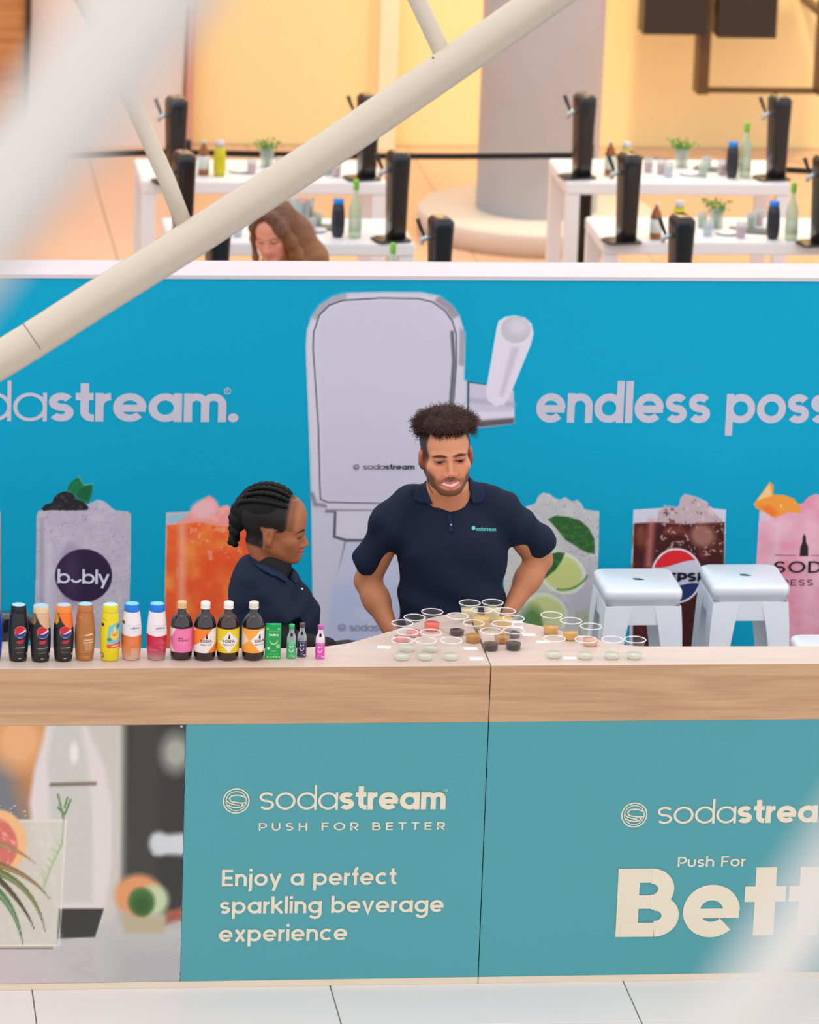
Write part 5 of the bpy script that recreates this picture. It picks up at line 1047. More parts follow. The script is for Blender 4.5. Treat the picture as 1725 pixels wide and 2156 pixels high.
# ================================================================ PEOPLE
M_skin = paintmat('skin_paint', .5, .35); 
for _m in (M_skin,):
    _b = _m.node_tree.nodes['Principled BSDF']; _b.inputs['Subsurface Weight'].default_value = .08; _b.inputs['Subsurface Radius'].default_value = (.01, .004, .002)
def head(f, M, lo=1.0, wd=1.0, smile=False, fem=False, nose=1.0):
    """adds a head to the field; local frame: face towards -y, eyes at z=0"""
    E = lambda c, r, k=.02, op=1, rot=None: f.ell((c[0]*wd, c[1], c[2]*(lo if c[2] < 0 else 1)), (r[0]*wd, r[1], r[2]), k, op, M, rot)
    K = lambda a, b, ra, rb, k=.01, op=1: f.cone((a[0]*wd, a[1], a[2]*(lo if a[2] < 0 else 1)), (b[0]*wd, b[1], b[2]*(lo if b[2] < 0 else 1)), ra, rb, k, op, M)
    E((0, .018, .042), (.074, .096, .082), .01); E((0, -.038, .045), (.061, .048, .056), .03)
    E((0, -.036, -.030), (.060, .050, .058), .03); E((0, -.030, -.066), (.053 if not fem else .046, .052, .042), .03)
    K((-.050, .012, -.052), (-.022, -.062, -.098), .017, .014, .03); K((.050, .012, -.052), (.022, -.062, -.098), .017, .014, .03)
    E((0, -.070 if not fem else -.076, -.102), (.022, .017, .017), .03 if not fem else .02)
    for s in (-1, 1):
        E((s*.042, -.058, -.024), (.022, .022, .018), .022); E((s*.030, -.068, -.052), (.016, .016, .02), .02)
        K((s*.012, -.083, .020), (s*.046, -.070, .022), .008, .006, .014)
        E((s*.031, -.100, -.001), (.017, .018, .0125), .010, -1)
        E((s*.031, -.0735, -.001), (.0150, .0135, .0125), .004)
        K((s*.019, -.0865, .003), (s*.031, -.0895, .0062), .0022, .0026, .004); K((s*.031, -.0895, .0062), (s*.044, -.081, .001), .0026, .002, .004)
        K((s*.020, -.085, -.006), (s*.040, -.083, -.006), .002, .002, .004)
        E((s*.012, -.094, -.046), (.0078, .009, .0068), .006); E((s*.0065, -.100, -.0535), (.0032, .005, .003), .003, -1)
        # ear
        E((s*.0725, .010, -.010), (.011, .018, .029), .010, 1, ('Z', s*22)); E((s*.0850, .004, -.006), (.006, .010, .017), .005, -1, ('Z', s*22)); E((s*.071, .002, -.036), (.007, .008, .010), .008)
    K((0, -.082, .014), (0, -.098*nose, -.024), .0075, .0085, .012); E((0, -.1035*nose, -.039), (.0098, .0105, .0090), .009)
    if smile:
        K((-.031, -.074, -.0655), (0, -.0925, -.0715), .0042, .0055, .006); K((.031, -.074, -.0655), (0, -.0925, -.0715), .0042, .0055, .006)
        K((-.029, -.074, -.069), (0, -.089, -.087), .0045, .0062, .006); K((.029, -.074, -.069), (0, -.089, -.087), .0045, .0062, .006)
        K((-.020, -.092, -.070), (0, -.099, -.079), .0028, .0040, .003, -1); K((.020, -.092, -.070), (0, -.099, -.079), .0028, .0040, .003, -1)
    else:
        z0 = -.066
        K((-.020, -.080, z0-.002), (0, -.0945, z0+.001), .0040, .0058, .006); K((.020, -.080, z0-.002), (0, -.0945, z0+.001), .0040, .0058, .006)
        K((-.018, -.080, z0-.007), (0, -.0925, z0-.012), .0045, .0068, .006); K((.018, -.080, z0-.007), (0, -.0925, z0-.012), .0045, .0068, .006)
        K((-.024, -.092, z0-.005), (.024, -.092, z0-.005), .0012, .0012, .003, -1) if not fem else K((-.02, -.103, z0-.0055), (.02, -.103, z0-.0055), .003, .003, .003, -1)
def hand(f, W0, dirv, palm, curl=.5, s=1.0, side=1):
    """hand from wrist W0 pointing along dirv, palm facing palm; five separate fingers"""
    d = Vector(dirv).normalized(); p = Vector(palm); p = (p-d*p.dot(d)).normalized(); x = d.cross(p)*side; w = Vector(W0); fl = (np.array(p), .55)
    f.cone(w, w+d*.075*s, .026*s, .036*s, .012, 1, None, fl)
    for i, (ox, ln) in enumerate(((-.030, .066), (-.010, .076), (.011, .072), (.030, .057))):
        a = w+d*.082*s+x*ox*s; pts = [a]; ang = curl*.5; dd = d
        for j, q in enumerate((.42, .32, .26)):
            dd = (d*math.cos(ang)+p*math.sin(ang)).normalized(); pts.append(pts[-1]+dd*ln*q*s); ang += curl
        f.chain(pts, [.0092*s, .0085*s, .0078*s, .0068*s], .003)
    a = w+d*.02*s-x*.026*s; b = a+(d*.7-x*.75+p*.25).normalized()*.034*s; c = b+(d*.9-x*.3+p*.35).normalized()*.028*s; e = c+(d+p*.4).normalized()*.022*s
    f.chain([a, b, c, e], [.014*s, .0115*s, .010*s, .0085*s], .008)
def bvh_of(V, Q): return BVHTree.FromPolygons([tuple(v) for v in V], [tuple(int(i) for i in q) for q in Q])
def drape(name, bvh, poly, step, off, m, parent, thick=.003, round_=True):
    """cloth piece lying on a garment: a grid inside a pixel polygon, dropped on the surface"""
    P = np.array(poly, float); x0, y0 = P.min(0); x1, y1 = P.max(0); nx = int((x1-x0)/step)+2; ny = int((y1-y0)/step)+2
    bm = bmesh.new(); G = {}
    cs = Canvas(x0, y0, x1, y1, step, (0, 0, 0)); sd = cs.sd(poly)
    for j in range(sd.shape[0]):
        for i in range(sd.shape[1]):
            if sd[j, i] > step*.5: continue
            q = ray(cs.X[j, i], cs.Y[j, i]); q /= np.linalg.norm(q); hit = bvh.ray_cast(Vector(CAM), Vector(q))
            if hit[0] is None: continue
            G[(i, j)] = bm.verts.new(hit[0]-Vector(q)*off)
    for (i, j), v in list(G.items()):
        k = [(i, j), (i+1, j), (i+1, j+1), (i, j+1)]
        if all(t in G for t in k):
            vs = [G[t] for t in k]
            if max((a.co-b.co).length for a in vs for b in vs) < .03: bm.faces.new(vs)
    loose = [v for v in bm.verts if not v.link_faces]; bmesh.ops.delete(bm, geom=loose, context='VERTS')
    isl = []; seen = set()
    for v in bm.verts:
        if v in seen: continue
        st_k = [v]; comp = []; seen.add(v)
        while st_k:
            a = st_k.pop(); comp.append(a)
            for e in a.link_edges:
                b = e.other_vert(a)
                if b not in seen: seen.add(b); st_k.append(b)
        isl.append(comp)
    if len(isl) > 1:
        big = max(isl, key=len); bmesh.ops.delete(bm, geom=[v for c in isl if c is not big for v in c], context='VERTS')
    for _ in range(3): bmesh.ops.smooth_vert(bm, verts=bm.verts[:], factor=.5, use_axis_x=True, use_axis_y=True, use_axis_z=True)
    o = bmobj(name, bm, m, None, True); md = o.modifiers.new('s', 'SOLIDIFY'); md.thickness = thick; md.offset = 0; setp(o, parent); return o
def setp(o, parent): o.parent = parent; o.matrix_parent_inverse = Matrix.Translation(-parent.location)
def mixc(C0, a, col): a = np.clip(a, 0, 1)[:, None]; return C0*(1-a)+np.asarray(col, float)*a
gs = lambda d2, w: np.exp(-d2/(w*w))
def ellm(L, c, r, soft=.25):
    q = np.sqrt((((L-np.array(c))/np.array(r))**2).sum(1)); return np.clip((1-q)/soft+.5, 0, 1)
def ell2(u, v, cu, cv_, ru, rv, soft=.3):
    q = np.sqrt(((u-cu)/ru)**2+((v-cv_)/rv)**2); return np.clip((1-q)/soft+.5, 0, 1)
M_navy = mat('navy_polo', (20, 31, 52), .75, spec=.25, noise=(300, .18, (1, 1, 1)))
def px3(px, py, y): return at(px, py, y=y)

# ---------------------------------------------------------------- man
YM = .74
MH = frame((0, 0, 0), 1, 0, -4)           # head frame at eye level
MH[:3, 3] = px3(948, 971, YM-.07)-MH[:3, :3]@np.array((0, -.088, .002)); hc = MH[:3, 3]
man = empty('person', (hc[0], YM+.06, 0)); tag(man, 'person in a navy polo shirt smiling, hands on hips, behind the counter', 'person')
sk = Field((-.44, .48, .86), (.40, 1.12, 1.76), .0032)
head(sk, MH, .96, 1.07, smile=True)
nb = px3(946, 1058, YM+.09); nt = MH[:3, :3]@np.array((0, .035, -.07))+hc
sk.cone(nt, nb, .054, .056, .03); sk.cone(nb, nb-np.array((0, -.02, .16)), .085, .12, .05, fl=((0, 1, 0), .7))
sk.cone(MH[:3, :3]@np.array((.045, .03, -.06))+hc, nb+np.array((.03, -.045, -.03)), .014, .012, .02); sk.cone(MH[:3, :3]@np.array((-.045, .03, -.06))+hc, nb+np.array((-.03, -.045, -.03)), .014, .012, .02)
shL_, shR_ = px3(827, 1102, YM+.10), px3(1071, 1091, YM+.10)
sk.cone(nb+np.array((-.02, 0, -.06)), shL_+np.array((0, 0, -.01)), .06, .05, .04); sk.cone(nb+np.array((.02, 0, -.06)), shR_+np.array((0, 0, -.01)), .06, .05, .04)
elL, wrL = px3(774, 1222, YM+.16), px3(822, 1326, YM+.04)
elR, wrR = px3(1136, 1178, YM+.16), px3(1074, 1284, YM+.05)
for s_, e_, w_ in ((shL_, elL, wrL), (shR_, elR, wrR)):
    sk.cone(s_, e_, .050, .041, .03); sk.cone(e_, e_+(w_-e_)*.4, .040, .041, .02); sk.cone(e_+(w_-e_)*.35, w_, .041, .0265, .025)
hand(sk, wrL, (.55, .05, -.75), (.6, .6, .3), .35, 1.0, 1); hand(sk, wrR, (-.6, .0, -.75), (-.6, .6, .3), .35, 1.0, -1)
V, Q = sk.mesh(1)
L = loc_of(MH, V); base = np.array((214, 144, 106.)); Cc = np.tile(base, (len(V), 1)); inh = (np.abs(L[:, 0]) < .1) & (L[:, 2] > -.13) & (np.abs(L[:, 1]) < .14)
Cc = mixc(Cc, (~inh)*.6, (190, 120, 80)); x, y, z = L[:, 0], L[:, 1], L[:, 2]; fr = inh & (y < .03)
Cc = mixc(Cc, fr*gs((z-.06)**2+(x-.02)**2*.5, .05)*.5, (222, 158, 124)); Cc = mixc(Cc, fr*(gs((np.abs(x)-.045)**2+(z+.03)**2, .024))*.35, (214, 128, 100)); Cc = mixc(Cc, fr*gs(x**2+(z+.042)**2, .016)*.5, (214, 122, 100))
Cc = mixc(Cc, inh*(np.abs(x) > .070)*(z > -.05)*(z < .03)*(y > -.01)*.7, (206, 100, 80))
# short sides, beard, moustache
side_ = inh*np.clip((np.abs(x)-.052)/.006, 0, 1)*np.clip((z+.02)/.03, 0, 1)*np.clip((y+.058)/.012, 0, 1)*(1-(np.abs(y-.010) < .020)*(z < .020)*(np.abs(x) > .0745))
Cc = mixc(Cc, side_*.86, (44, 32, 28)); Cc = mixc(Cc, inh*(y > .035)*np.clip((z+.05)/.03, 0, 1), (40, 29, 26))
ax_ = np.abs(x)/1.07; jaw = inh*(y < .02)*np.clip((-.056-z+np.clip((ax_-.03)*.9, 0, .05))/.018, 0, 1)
beard = jaw*np.clip((np.sqrt((x/.046)**2+((z+.062)/.030)**2)-.92)/.22, 0, 1); beard = np.maximum(beard, jaw*np.clip((-.091-z)/.006, 0, 1)*.9)
mou = fr*ell2(x, z, 0, -.0595, .030, .0065, .5); beard = np.maximum(beard, mou*.85); beard = np.maximum(beard, fr*ell2(np.abs(x), z, .040, -.074, .008, .018, .6)*.5)
beard = beard*(1-np.clip((-z-.088)/.010, 0, 1)*np.clip((y+.058)/.018, 0, 1)); Cc = mixc(Cc, beard*.74, (84, 54, 40))
Cc = mixc(Cc, inh*np.clip((ax_-.056)/.008, 0, 1)*np.clip((.0-y)/.01, 0, 1)*np.clip((y+.045)/.02, 0, 1)*np.clip((.02-z)/.02, 0, 1)*np.clip((z+.07)/.02, 0, 1)*.5, (90, 60, 46))
# brows, eyes, lips, teeth; nostrils and smile creases painted darker as shade
for s_ in (-1, 1):
    u = x*s_; Cc = mixc(Cc, fr*(y < -.04)*ell2(u, z-.14*(.03-np.abs(u-.03)), .031, .0155, .021, .0048, .5)*.9, (50, 32, 28))
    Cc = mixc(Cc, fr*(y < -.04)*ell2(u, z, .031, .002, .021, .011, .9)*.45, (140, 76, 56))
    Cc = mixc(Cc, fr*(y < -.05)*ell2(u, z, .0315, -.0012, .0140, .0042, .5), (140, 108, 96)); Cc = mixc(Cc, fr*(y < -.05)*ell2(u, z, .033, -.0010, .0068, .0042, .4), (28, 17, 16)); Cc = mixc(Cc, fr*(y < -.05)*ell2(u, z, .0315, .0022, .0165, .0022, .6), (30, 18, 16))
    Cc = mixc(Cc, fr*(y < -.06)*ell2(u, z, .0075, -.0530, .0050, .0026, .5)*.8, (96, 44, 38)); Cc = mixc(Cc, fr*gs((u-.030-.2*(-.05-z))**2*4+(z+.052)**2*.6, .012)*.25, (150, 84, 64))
zc = z-.35*x**2/.026*0
arcu = -.0690+.010*(x/.034)**2*.6; arcl = -.0820+.013*(x/.034)**2
inm = fr*(y < -.055)*(np.abs(x) < .0335)
Cc = mixc(Cc, inm*np.clip((arcu+.0055-z)/.0018, 0, 1)*np.clip((z-(arcl-.0075))/.002, 0, 1), (206, 110, 104))
tm = inm*np.clip((arcu-.0018-z)/.0012, 0, 1)*np.clip((z-(arcl+.0012))/.0012, 0, 1)*(np.abs(x) < .0285); Cc = mixc(Cc, tm, (240, 208, 200)); Cc = mixc(Cc, inm*(np.abs(x) > .0245)*ell2(np.abs(x), z, .028, -.0660, .0035, .003, .5), (70, 28, 26))
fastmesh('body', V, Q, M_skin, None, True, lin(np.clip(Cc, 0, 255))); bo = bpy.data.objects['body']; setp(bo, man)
# polo shirt
sh = Field((-.48, .46, .80), (.44, 1.16, 1.62), .005); k = .035; fy = ((0, 1, 0), .66)
ch = px3(950, 1150, YM+.09); wa = px3(954, 1250, YM+.09); hp = px3(946, 1320, YM+.08)
sh.cone(ch, wa, .172, .158, .05, fl=((0, 1, 0), .68)); sh.cone(wa, hp+np.array((0, 0, -.12)), .156, .178, .05, fl=((0, 1, 0), .72))
sh.chain([px3(918, 1040, YM+.10), px3(864, 1062, YM+.10), shL_], [.040, .050, .060], .04); sh.chain([px3(976, 1036, YM+.10), px3(1030, 1056, YM+.10), shR_], [.040, .050, .060], .04); sh.cone(nb+np.array((0, .02, -.10)), ch, .10, .15, .06, fl=((0, 1, 0), .72))
sh.cone(nb+np.array((0, .022, .050)), nb+np.array((0, .018, -.02)), .069, .080, .03); sh.cone(nb+np.array((0, .02, -.01)), nb+np.array((0, .015, -.09)), .078, .105, .04)
cuL, cuR = px3(775, 1178, YM+.145), px3(1141, 1148, YM+.145)
sh.cone(shL_, cuL, .061, .0545, .035)
sh.cone(shR_, cuR, .061, .0545, .035)
for s_, c_ in ((shL_, cuL), (shR_, cuR)):
    d_ = (c_-s_)/np.linalg.norm(c_-s_); a_ = c_+d_*.0; sh.cone(a_+d_*.085, a_+d_*.16, .078, .12, .003, -1)      # flat cuff
# folds
g3 = sh.n; sl, P3 = sh.blk(sh.lo, sh.lo+sh.h*(sh.n-1), 0)
fold = .0055*np.sin(P3[..., 0]*26+P3[..., 2]*34)*np.clip((1.28-P3[..., 2])/.2, 0, 1)+.0050*np.sin(P3[..., 0]*60-P3[..., 2]*38+1)*np.clip((np.abs(P3[..., 0]+.02)-.14)/.08, 0, 1)+.0028*np.sin(P3[..., 2]*70+P3[..., 0]*20)*np.clip((1.12-P3[..., 2])/.1, 0, 1)
fold += .005*np.sin(P3[..., 0]*-34+P3[..., 2]*30+2)*np.clip((P3[..., 2]-1.2)/.1, 0, 1)*np.clip((np.abs(P3[..., 0])-.06)/.05, 0, 1)
sh.f += fold.astype(np.float32)
# neck opening and V
vb = px3(948, 1082, YM-.06); sh.cone(nb+np.array((0, .022, .16)), nb+np.array((0, .016, -.03)), .060, .058, .004, -1); sh.cone(nb+np.array((0, -.10, .12)), nb+np.array((0, -.06, .045)), .075, .055, .004, -1)
for yo in (-.10, -.07, -.04, -.012, .012): sh.cone(px3(947, 1018, YM+yo), px3(949, 1081, YM+yo), .062, .004, .003, -1)
V, Q = sh.mesh(1); bv = bvh_of(V, Q); so = fastmesh('polo_shirt', V, Q, M_navy, None, True); setp(so, man)
# clear the chest skin from the V: pull body below the cloth is handled by the shirt being larger
M_navy2 = mat('navy_collar', (29, 43, 68), .8, spec=.2, noise=(300, .18, (1, 1, 1)))
cs_ = Field((nb[0]-.14, nb[1]-.16, nb[2]-.08), (nb[0]+.14, nb[1]+.14, nb[2]+.12), .003)
ring = []; 
for i in range(15):
    a = R_(-58+296*i/14); ring.append(nb+np.array((.066*math.cos(a), .020+.064*math.sin(a), .036+.018*math.sin(a))))
for a, b in zip(ring, ring[1:]):
    for dz_ in (0, .008, .016, .024): cs_.cone(a+np.array((0, 0, dz_)), b+np.array((0, 0, dz_)), .0045, .0045, .004)
# collar leaves folded out and down
LEAF = [[(902, 990), (893, 1005), (880, 1025), (872, 1040), (874, 1054)], [(905, 1000), (900, 1020), (893, 1040), (888, 1054)], [(903, 1008), (905, 1028), (908, 1046), (912, 1060)]]
RLF = [[(991, 988), (1002, 1004), (1014, 1020), (1022, 1036), (1019, 1052)], [(989, 1000), (1000, 1022), (1008, 1040), (1008, 1056)], [(990, 1010), (989, 1030), (991, 1046), (995, 1060)]]
V2, Q2 = cs_.mesh(0); co = fastmesh('collar', V2, Q2, M_navy2, None, True); setp(co, man)
def flap(pl):
    return drape('collar_leaf', bv, pl, 2.5, .010, M_navy2, man, .005)
flap([(899, 992), (885, 1004), (873, 1030), (871, 1054), (890, 1060), (912, 1062), (905, 1040), (900, 1018), (901, 1000)])
flap([(989, 988), (1004, 998), (1016, 1018), (1024, 1040), (1018, 1056), (996, 1062), (990, 1048), (989, 1030), (988, 1005)])
drape('placket', bv, [(941, 1082), (951, 1080), (957, 1120), (944, 1122)], 2.5, .003, M_navy2, man, .002)
for (bx_, by_) in ((950, 1105), (951, 1119)):
    q = ray(bx_, by_); q /= np.linalg.norm(q); hh = bv.ray_cast(Vector(CAM), Vector(q))
    if hh[0]:
        bm = bmesh.new(); bmesh.ops.create_icosphere(bm, subdivisions=2, radius=.0034 if by_ < 1110 else .0026, matrix=Matrix.Translation(hh[0]-Vector(q)*.005)); setp(bmobj('button', bm, mat('button_pearl', (170, 176, 190), .3) if by_ < 1110 else M_navy2, None, True), man)
M_aqua = mat('aqua_stitch', (84, 190, 190), .5)
def on_shirt(name, s, w, p0, p1, hpx, m):
    def mp(u, v, k):
        xx = p0[0]+(p1[0]-p0[0])*u; yy = p0[1]+(p1[1]-p0[1])*u-v*hpx; q = ray(xx, yy); q /= np.linalg.norm(q); hh = bv.ray_cast(Vector(CAM), Vector(q)); return tuple(hh[0]-Vector(q)*(.0015+.0001*k)) if hh[0] else (0, 0, 0)
    for o in text_mesh(name, [(s, w)], mp, m, None, .12): setp(o, man)
on_shirt('chest_lettering', 'sodastream', .24, (1003, 1117.5), (1045, 1118.5), 5.6, M_aqua)
drape('chest_emblem', bv, arc(997.3, 1111.8, 5, 5.4, 0, 330, 14), 1.2, .0012, M_aqua, man, .0008)
# necklace
ck = [(902, 1003), (901, 1014), (905, 1028), (912, 1040)]
bsk = bvh_of(*[np.array([tuple(v.co) for v in bo.data.vertices]), [tuple(p.vertices) for p in bo.data.polygons]])
pts = []
for i in range(9):
    u = i/8*3; j = min(int(u), 2); t_ = u-j; X_ = ck[j][0]*(1-t_)+ck[j+1][0]*t_; Y_ = ck[j][1]*(1-t_)+ck[j+1][1]*t_; q = ray(X_, Y_); q /= np.linalg.norm(q); hh = bsk.ray_cast(Vector(CAM), Vector(q))
    if hh[0]: pts.append(tuple(hh[0]-Vector(q)*.001))
if len(pts) > 2: bm = bmesh.new(); tube(bm, pts, .0011, 6); setp(bmobj('necklace', bm, mat('necklace_dark', (60, 56, 40), .4), None, True), man)
# trousers and shoes (behind the counter)
tr_ = Field((-.32, .56, .0), (.30, 1.08, 1.06), .010); pel = hp+np.array((0, .01, -.10))
M_trs = mat('black_trousers', (24, 24, 28), .7)
tr_.cone(pel+np.array((-.07, 0, .04)), pel+np.array((.07, 0, .04)), .125, .125, .04, fl=((0, 1, 0), .8))
for s_ in (-1, 1): kn = np.array((pel[0]+s_*.12, pel[1]+.0, .48)); an = np.array((pel[0]+s_*.15, pel[1]+.02, .09)); tr_.cone(pel+np.array((s_*.08, 0, -.02)), kn, .09, .066, .03); tr_.cone(kn, an, .064, .05, .02)
V2, Q2 = tr_.mesh(0); setp(fastmesh('trousers', V2, Q2, M_trs, None, True), man)
for s_ in (-1, 1):
    f_ = Field((pel[0]+s_*.15-.07, pel[1]-.24, 0), (pel[0]+s_*.15+.07, pel[1]+.12, .14), .006); f_.cone((pel[0]+s_*.15, pel[1]+.03, .045), (pel[0]+s_*.16, pel[1]-.16, .034), .042, .034, .02); f_.cone((pel[0]+s_*.15, pel[1]+.02, .045), (pel[0]+s_*.15, pel[1]+.02, .09), .042, .045, .02); V2, Q2 = f_.mesh(0); setp(fastmesh('shoe', V2, Q2, M_trs, None, True), man)
# curly hair
hf = Field(hc-.17, hc+np.array((.17, .2, .24)), .004)
hf.ell((0, .015, .100), (.086, .092, .040), .02, 1, MH); hf.ell((0, -.035, .108), (.080, .054, .032), .02, 1, MH); hf.ell((0, .02, .118), (.064, .06, .030), .02, 1, MH)
V2, Q2 = hf.mesh(0); L2 = loc_of(MH, V2); V2 = V2+(np.sin(L2[:, 0]*190)*np.sin(L2[:, 1]*170+1)*np.sin(L2[:, 2]*210))[:, None]*.004
M_hair = mat('dark_brown_curls', (52, 34, 30), .6, spec=.3, noise=(60, .4, (1, 1, 1))); ho = fastmesh('hair', V2, Q2, M_hair, None, True); setp(ho, man)
rh = random.Random(3)
def curls(n, rad, lens, name, m, par, gen, thick=.0007, wob=.006):
    bm = bmesh.new(); MV, MF = [], []
    for i in range(n):
        p, d = gen(rh); p = np.array(p, float); d = np.array(d, float); d /= np.linalg.norm(d); ln = rh.uniform(*lens); ph = rh.uniform(0, 6.28); tw = rh.uniform(1.0, 2.4); a = np.cross(d, (.3, .2, .9)); a /= np.linalg.norm(a); b = np.cross(d, a); wb = wob*rh.uniform(.4, 1.2); drop = rh.uniform(.0, .35); pts = []
        for k_ in range(9):
            u = k_/8; q = p+d*ln*u+a*wb*math.sin(ph+u*tw*6.28)*u+b*wb*math.cos(ph+u*tw*6.28)*u-np.array((0, 0, drop*ln*u*u)); pts.append(M3@q+o3)
        o_ = len(MV)
        for k_, q in enumerate(pts):
            r_ = thick*(1-.5*k_/8); t_ = pts[min(k_+1, 8)]-pts[max(k_-1, 0)]; t_ = t_/(np.linalg.norm(t_)+1e-9); u_ = np.cross(t_, (0, 1, 0)); u_ /= (np.linalg.norm(u_)+1e-9); w_ = np.cross(t_, u_)
            for c_ in range(3): an_ = c_*2.094; MV.append(q+(u_*math.cos(an_)+w_*math.sin(an_))*r_)
        for k_ in range(8):
            for c_ in range(3): MF.append((o_+k_*3+c_, o_+k_*3+(c_+1) % 3, o_+k_*3+3+(c_+1) % 3, o_+k_*3+3+c_))
    bm.free(); o = fastmesh(name, MV, MF, m, None, True); setp(o, par); o['kind'] = 'stuff'; return o
M3, o3 = MH[:3, :3], hc
def gen_top(r):
    th = r.uniform(0, 6.28); ph = math.acos(r.uniform(-.05, 1)); n_ = np.array((math.sin(ph)*math.cos(th), math.sin(ph)*math.sin(th), math.cos(ph))); p = np.array((0, .002, .100))+n_*np.array((.080, .078, .034)); d = n_*np.array((1.1, .9, .7))+np.array((r.uniform(-.6, .6), r.uniform(-.6, .6), r.uniform(-.3, .5))); return p, d
curls(2600, 0, (.016, .044), 'curls', mat('brown_curl_strands', (84, 58, 52), .55, spec=.3), man, gen_top)
def gen_side(r):
    s_ = r.choice((-1, 1)); p = np.array((s_*r.uniform(.062, .076), r.uniform(-.05, .03), r.uniform(.078, .108))); d = np.array((s_*1.0, r.uniform(-.6, .2), r.uniform(-.7, .4))); return p, d
curls(500, 0, (.018, .036), 'curls', M_hair, man, gen_side)
def gen_front(r): return np.array((r.uniform(-.05, .05), -.072+r.uniform(-.004, .004), r.uniform(.085, .10))), np.array((r.uniform(-.4, .4), -.6, r.uniform(-1, .2)))
curls(300, 0, (.008, .022), 'curls', M_hair, man, gen_front, wob=.003)

# ---------------------------------------------------------------- woman with braids
YWm = .56
WH = frame(px3(607, 1127, YWm), 76, 6, 0); WH[:3, :3] *= 1.0; hw_ = WH[:3, 3].copy()
hw_ = px3(626, 1127, YWm)-WH[:3, :3]@np.array((-.02, -.075, 0)); WH[:3, 3] = hw_
woman = empty('person', (hw_[0]-.02, YWm+.05, 0)); tag(woman, 'person with black braided hair and navy polo looking down, in profile behind the bottles', 'person')
wk = Field((hw_[0]-.30, YWm-.25, .88), (hw_[0]+.46, YWm+.25, 1.46), .0032)
head(wk, WH, .78, .95, fem=True, nose=1.0); wk.ell((0, -.040, .050), (.055, .048, .058), .03, 1, WH); wk.ell((0, .03, .055), (.070, .088, .078), .02, 1, WH)
nbW = px3(570, 1200, YWm+.03); ntW = WH[:3, :3]@np.array((0, .045, -.045))+hw_
wk.cone(ntW, nbW, .042, .045, .022); wk.cone(nbW, nbW-np.array((0, 0, .12)), .044, .075, .02)
# her near arm: shoulder, elbow, forearm reaching right along the counter edge
sW, eW, wW = px3(552, 1242, YWm-.06), px3(602, 1352, YWm-.14), px3(690, 1362, YWm-.17)
wk.cone(sW, eW, .045, .036, .02); wk.cone(eW, wW, .034, .023, .02); hand(wk, wW, (1, .1, .0), (0, .2, -1), .3, .85, 1)
V, Q = wk.mesh(1); L = loc_of(WH, V); x, y, z = L[:, 0], L[:, 1], L[:, 2]; Cc = np.tile(np.array((158, 94, 60.)), (len(V), 1)); inh = (np.abs(x) < .1) & (z > -.11) & (z < .2) & (np.abs(y) < .16); fr = inh & (y < .0)
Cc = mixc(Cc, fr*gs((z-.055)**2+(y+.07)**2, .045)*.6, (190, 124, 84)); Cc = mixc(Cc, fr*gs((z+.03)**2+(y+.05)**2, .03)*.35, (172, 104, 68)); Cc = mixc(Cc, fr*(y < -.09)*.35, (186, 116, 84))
hl = np.clip((y+.050)/.016, 0, 1)*np.clip((z-.008)/.01, 0, 1); hl = np.maximum(hl*np.clip((z+y*.9+.02)/.01, 0, 1), np.clip((y-.022)/.006, 0, 1)*np.clip((z+.055)/.01, 0, 1)); hl = np.maximum(hl, np.clip((z-.112)/.006, 0, 1)*np.clip((y+.062)/.006, 0, 1))
earm = (np.abs(x) > .066)*(np.abs(y-.012) < .026)*(z < .022)*(z > -.05); Cc = mixc(Cc, inh*hl*(1-earm)*.93, (12, 9, 10)); Cc = mixc(Cc, inh*np.clip(1-np.abs(y+.055)/.016, 0, 1)*(z > .02)*(z < .11)*.4, (60, 38, 30))
for s_ in (-1, 1):
    u = x*s_/.95; zz = z
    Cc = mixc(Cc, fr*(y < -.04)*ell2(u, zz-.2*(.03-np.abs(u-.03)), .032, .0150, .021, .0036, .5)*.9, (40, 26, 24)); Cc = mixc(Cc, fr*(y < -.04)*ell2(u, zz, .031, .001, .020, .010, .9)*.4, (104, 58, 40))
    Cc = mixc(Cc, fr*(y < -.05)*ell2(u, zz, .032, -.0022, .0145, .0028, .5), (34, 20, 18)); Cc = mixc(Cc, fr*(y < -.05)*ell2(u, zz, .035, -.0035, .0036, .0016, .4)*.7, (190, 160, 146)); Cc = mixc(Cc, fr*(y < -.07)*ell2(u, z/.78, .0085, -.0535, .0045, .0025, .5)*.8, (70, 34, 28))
Cc = mixc(Cc, fr*(y < -.062)*(np.abs(x) < .022)*np.clip((-.044-z)/.0015, 0, 1)*np.clip((z+.066)/.0015, 0, 1), (192, 100, 96)); Cc = mixc(Cc, fr*(y < -.07)*(np.abs(z+.0548) < .0014)*(np.abs(x) < .021)*.8, (80, 34, 32))
Cc = mixc(Cc, (~inh & (L[:, 2] < -.08))*1.0*(V[:, 2] < px3(600, 1215, YWm)[2]), (24, 23, 26))     # black undershirt sleeves
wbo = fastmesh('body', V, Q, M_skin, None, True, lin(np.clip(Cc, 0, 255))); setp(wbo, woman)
M_under = mat('black_undershirt', (20, 20, 24), .8)
us = Field((hw_[0]-.30, YWm-.28, .88), (hw_[0]+.46, YWm+.2, 1.40), .005); us.cone(sW, eW, .050, .042, .02); us.cone(eW, wW+(eW-wW)*.0, .041, .030, .02); us.cone(nbW+np.array((.008, 0, .020)), nbW-np.array((0, 0, .02)), .054, .060, .02); us.cone(nbW-np.array((0, 0, .02)), nbW-np.array((0, 0, .12)), .062, .10, .03)
V2, Q2 = us.mesh(1); setp(fastmesh('undershirt', V2, Q2, M_under, None, True), woman)
wsh = Field((hw_[0]-.34, YWm-.30, .74), (hw_[0]+.34, YWm+.30, 1.42), .005)
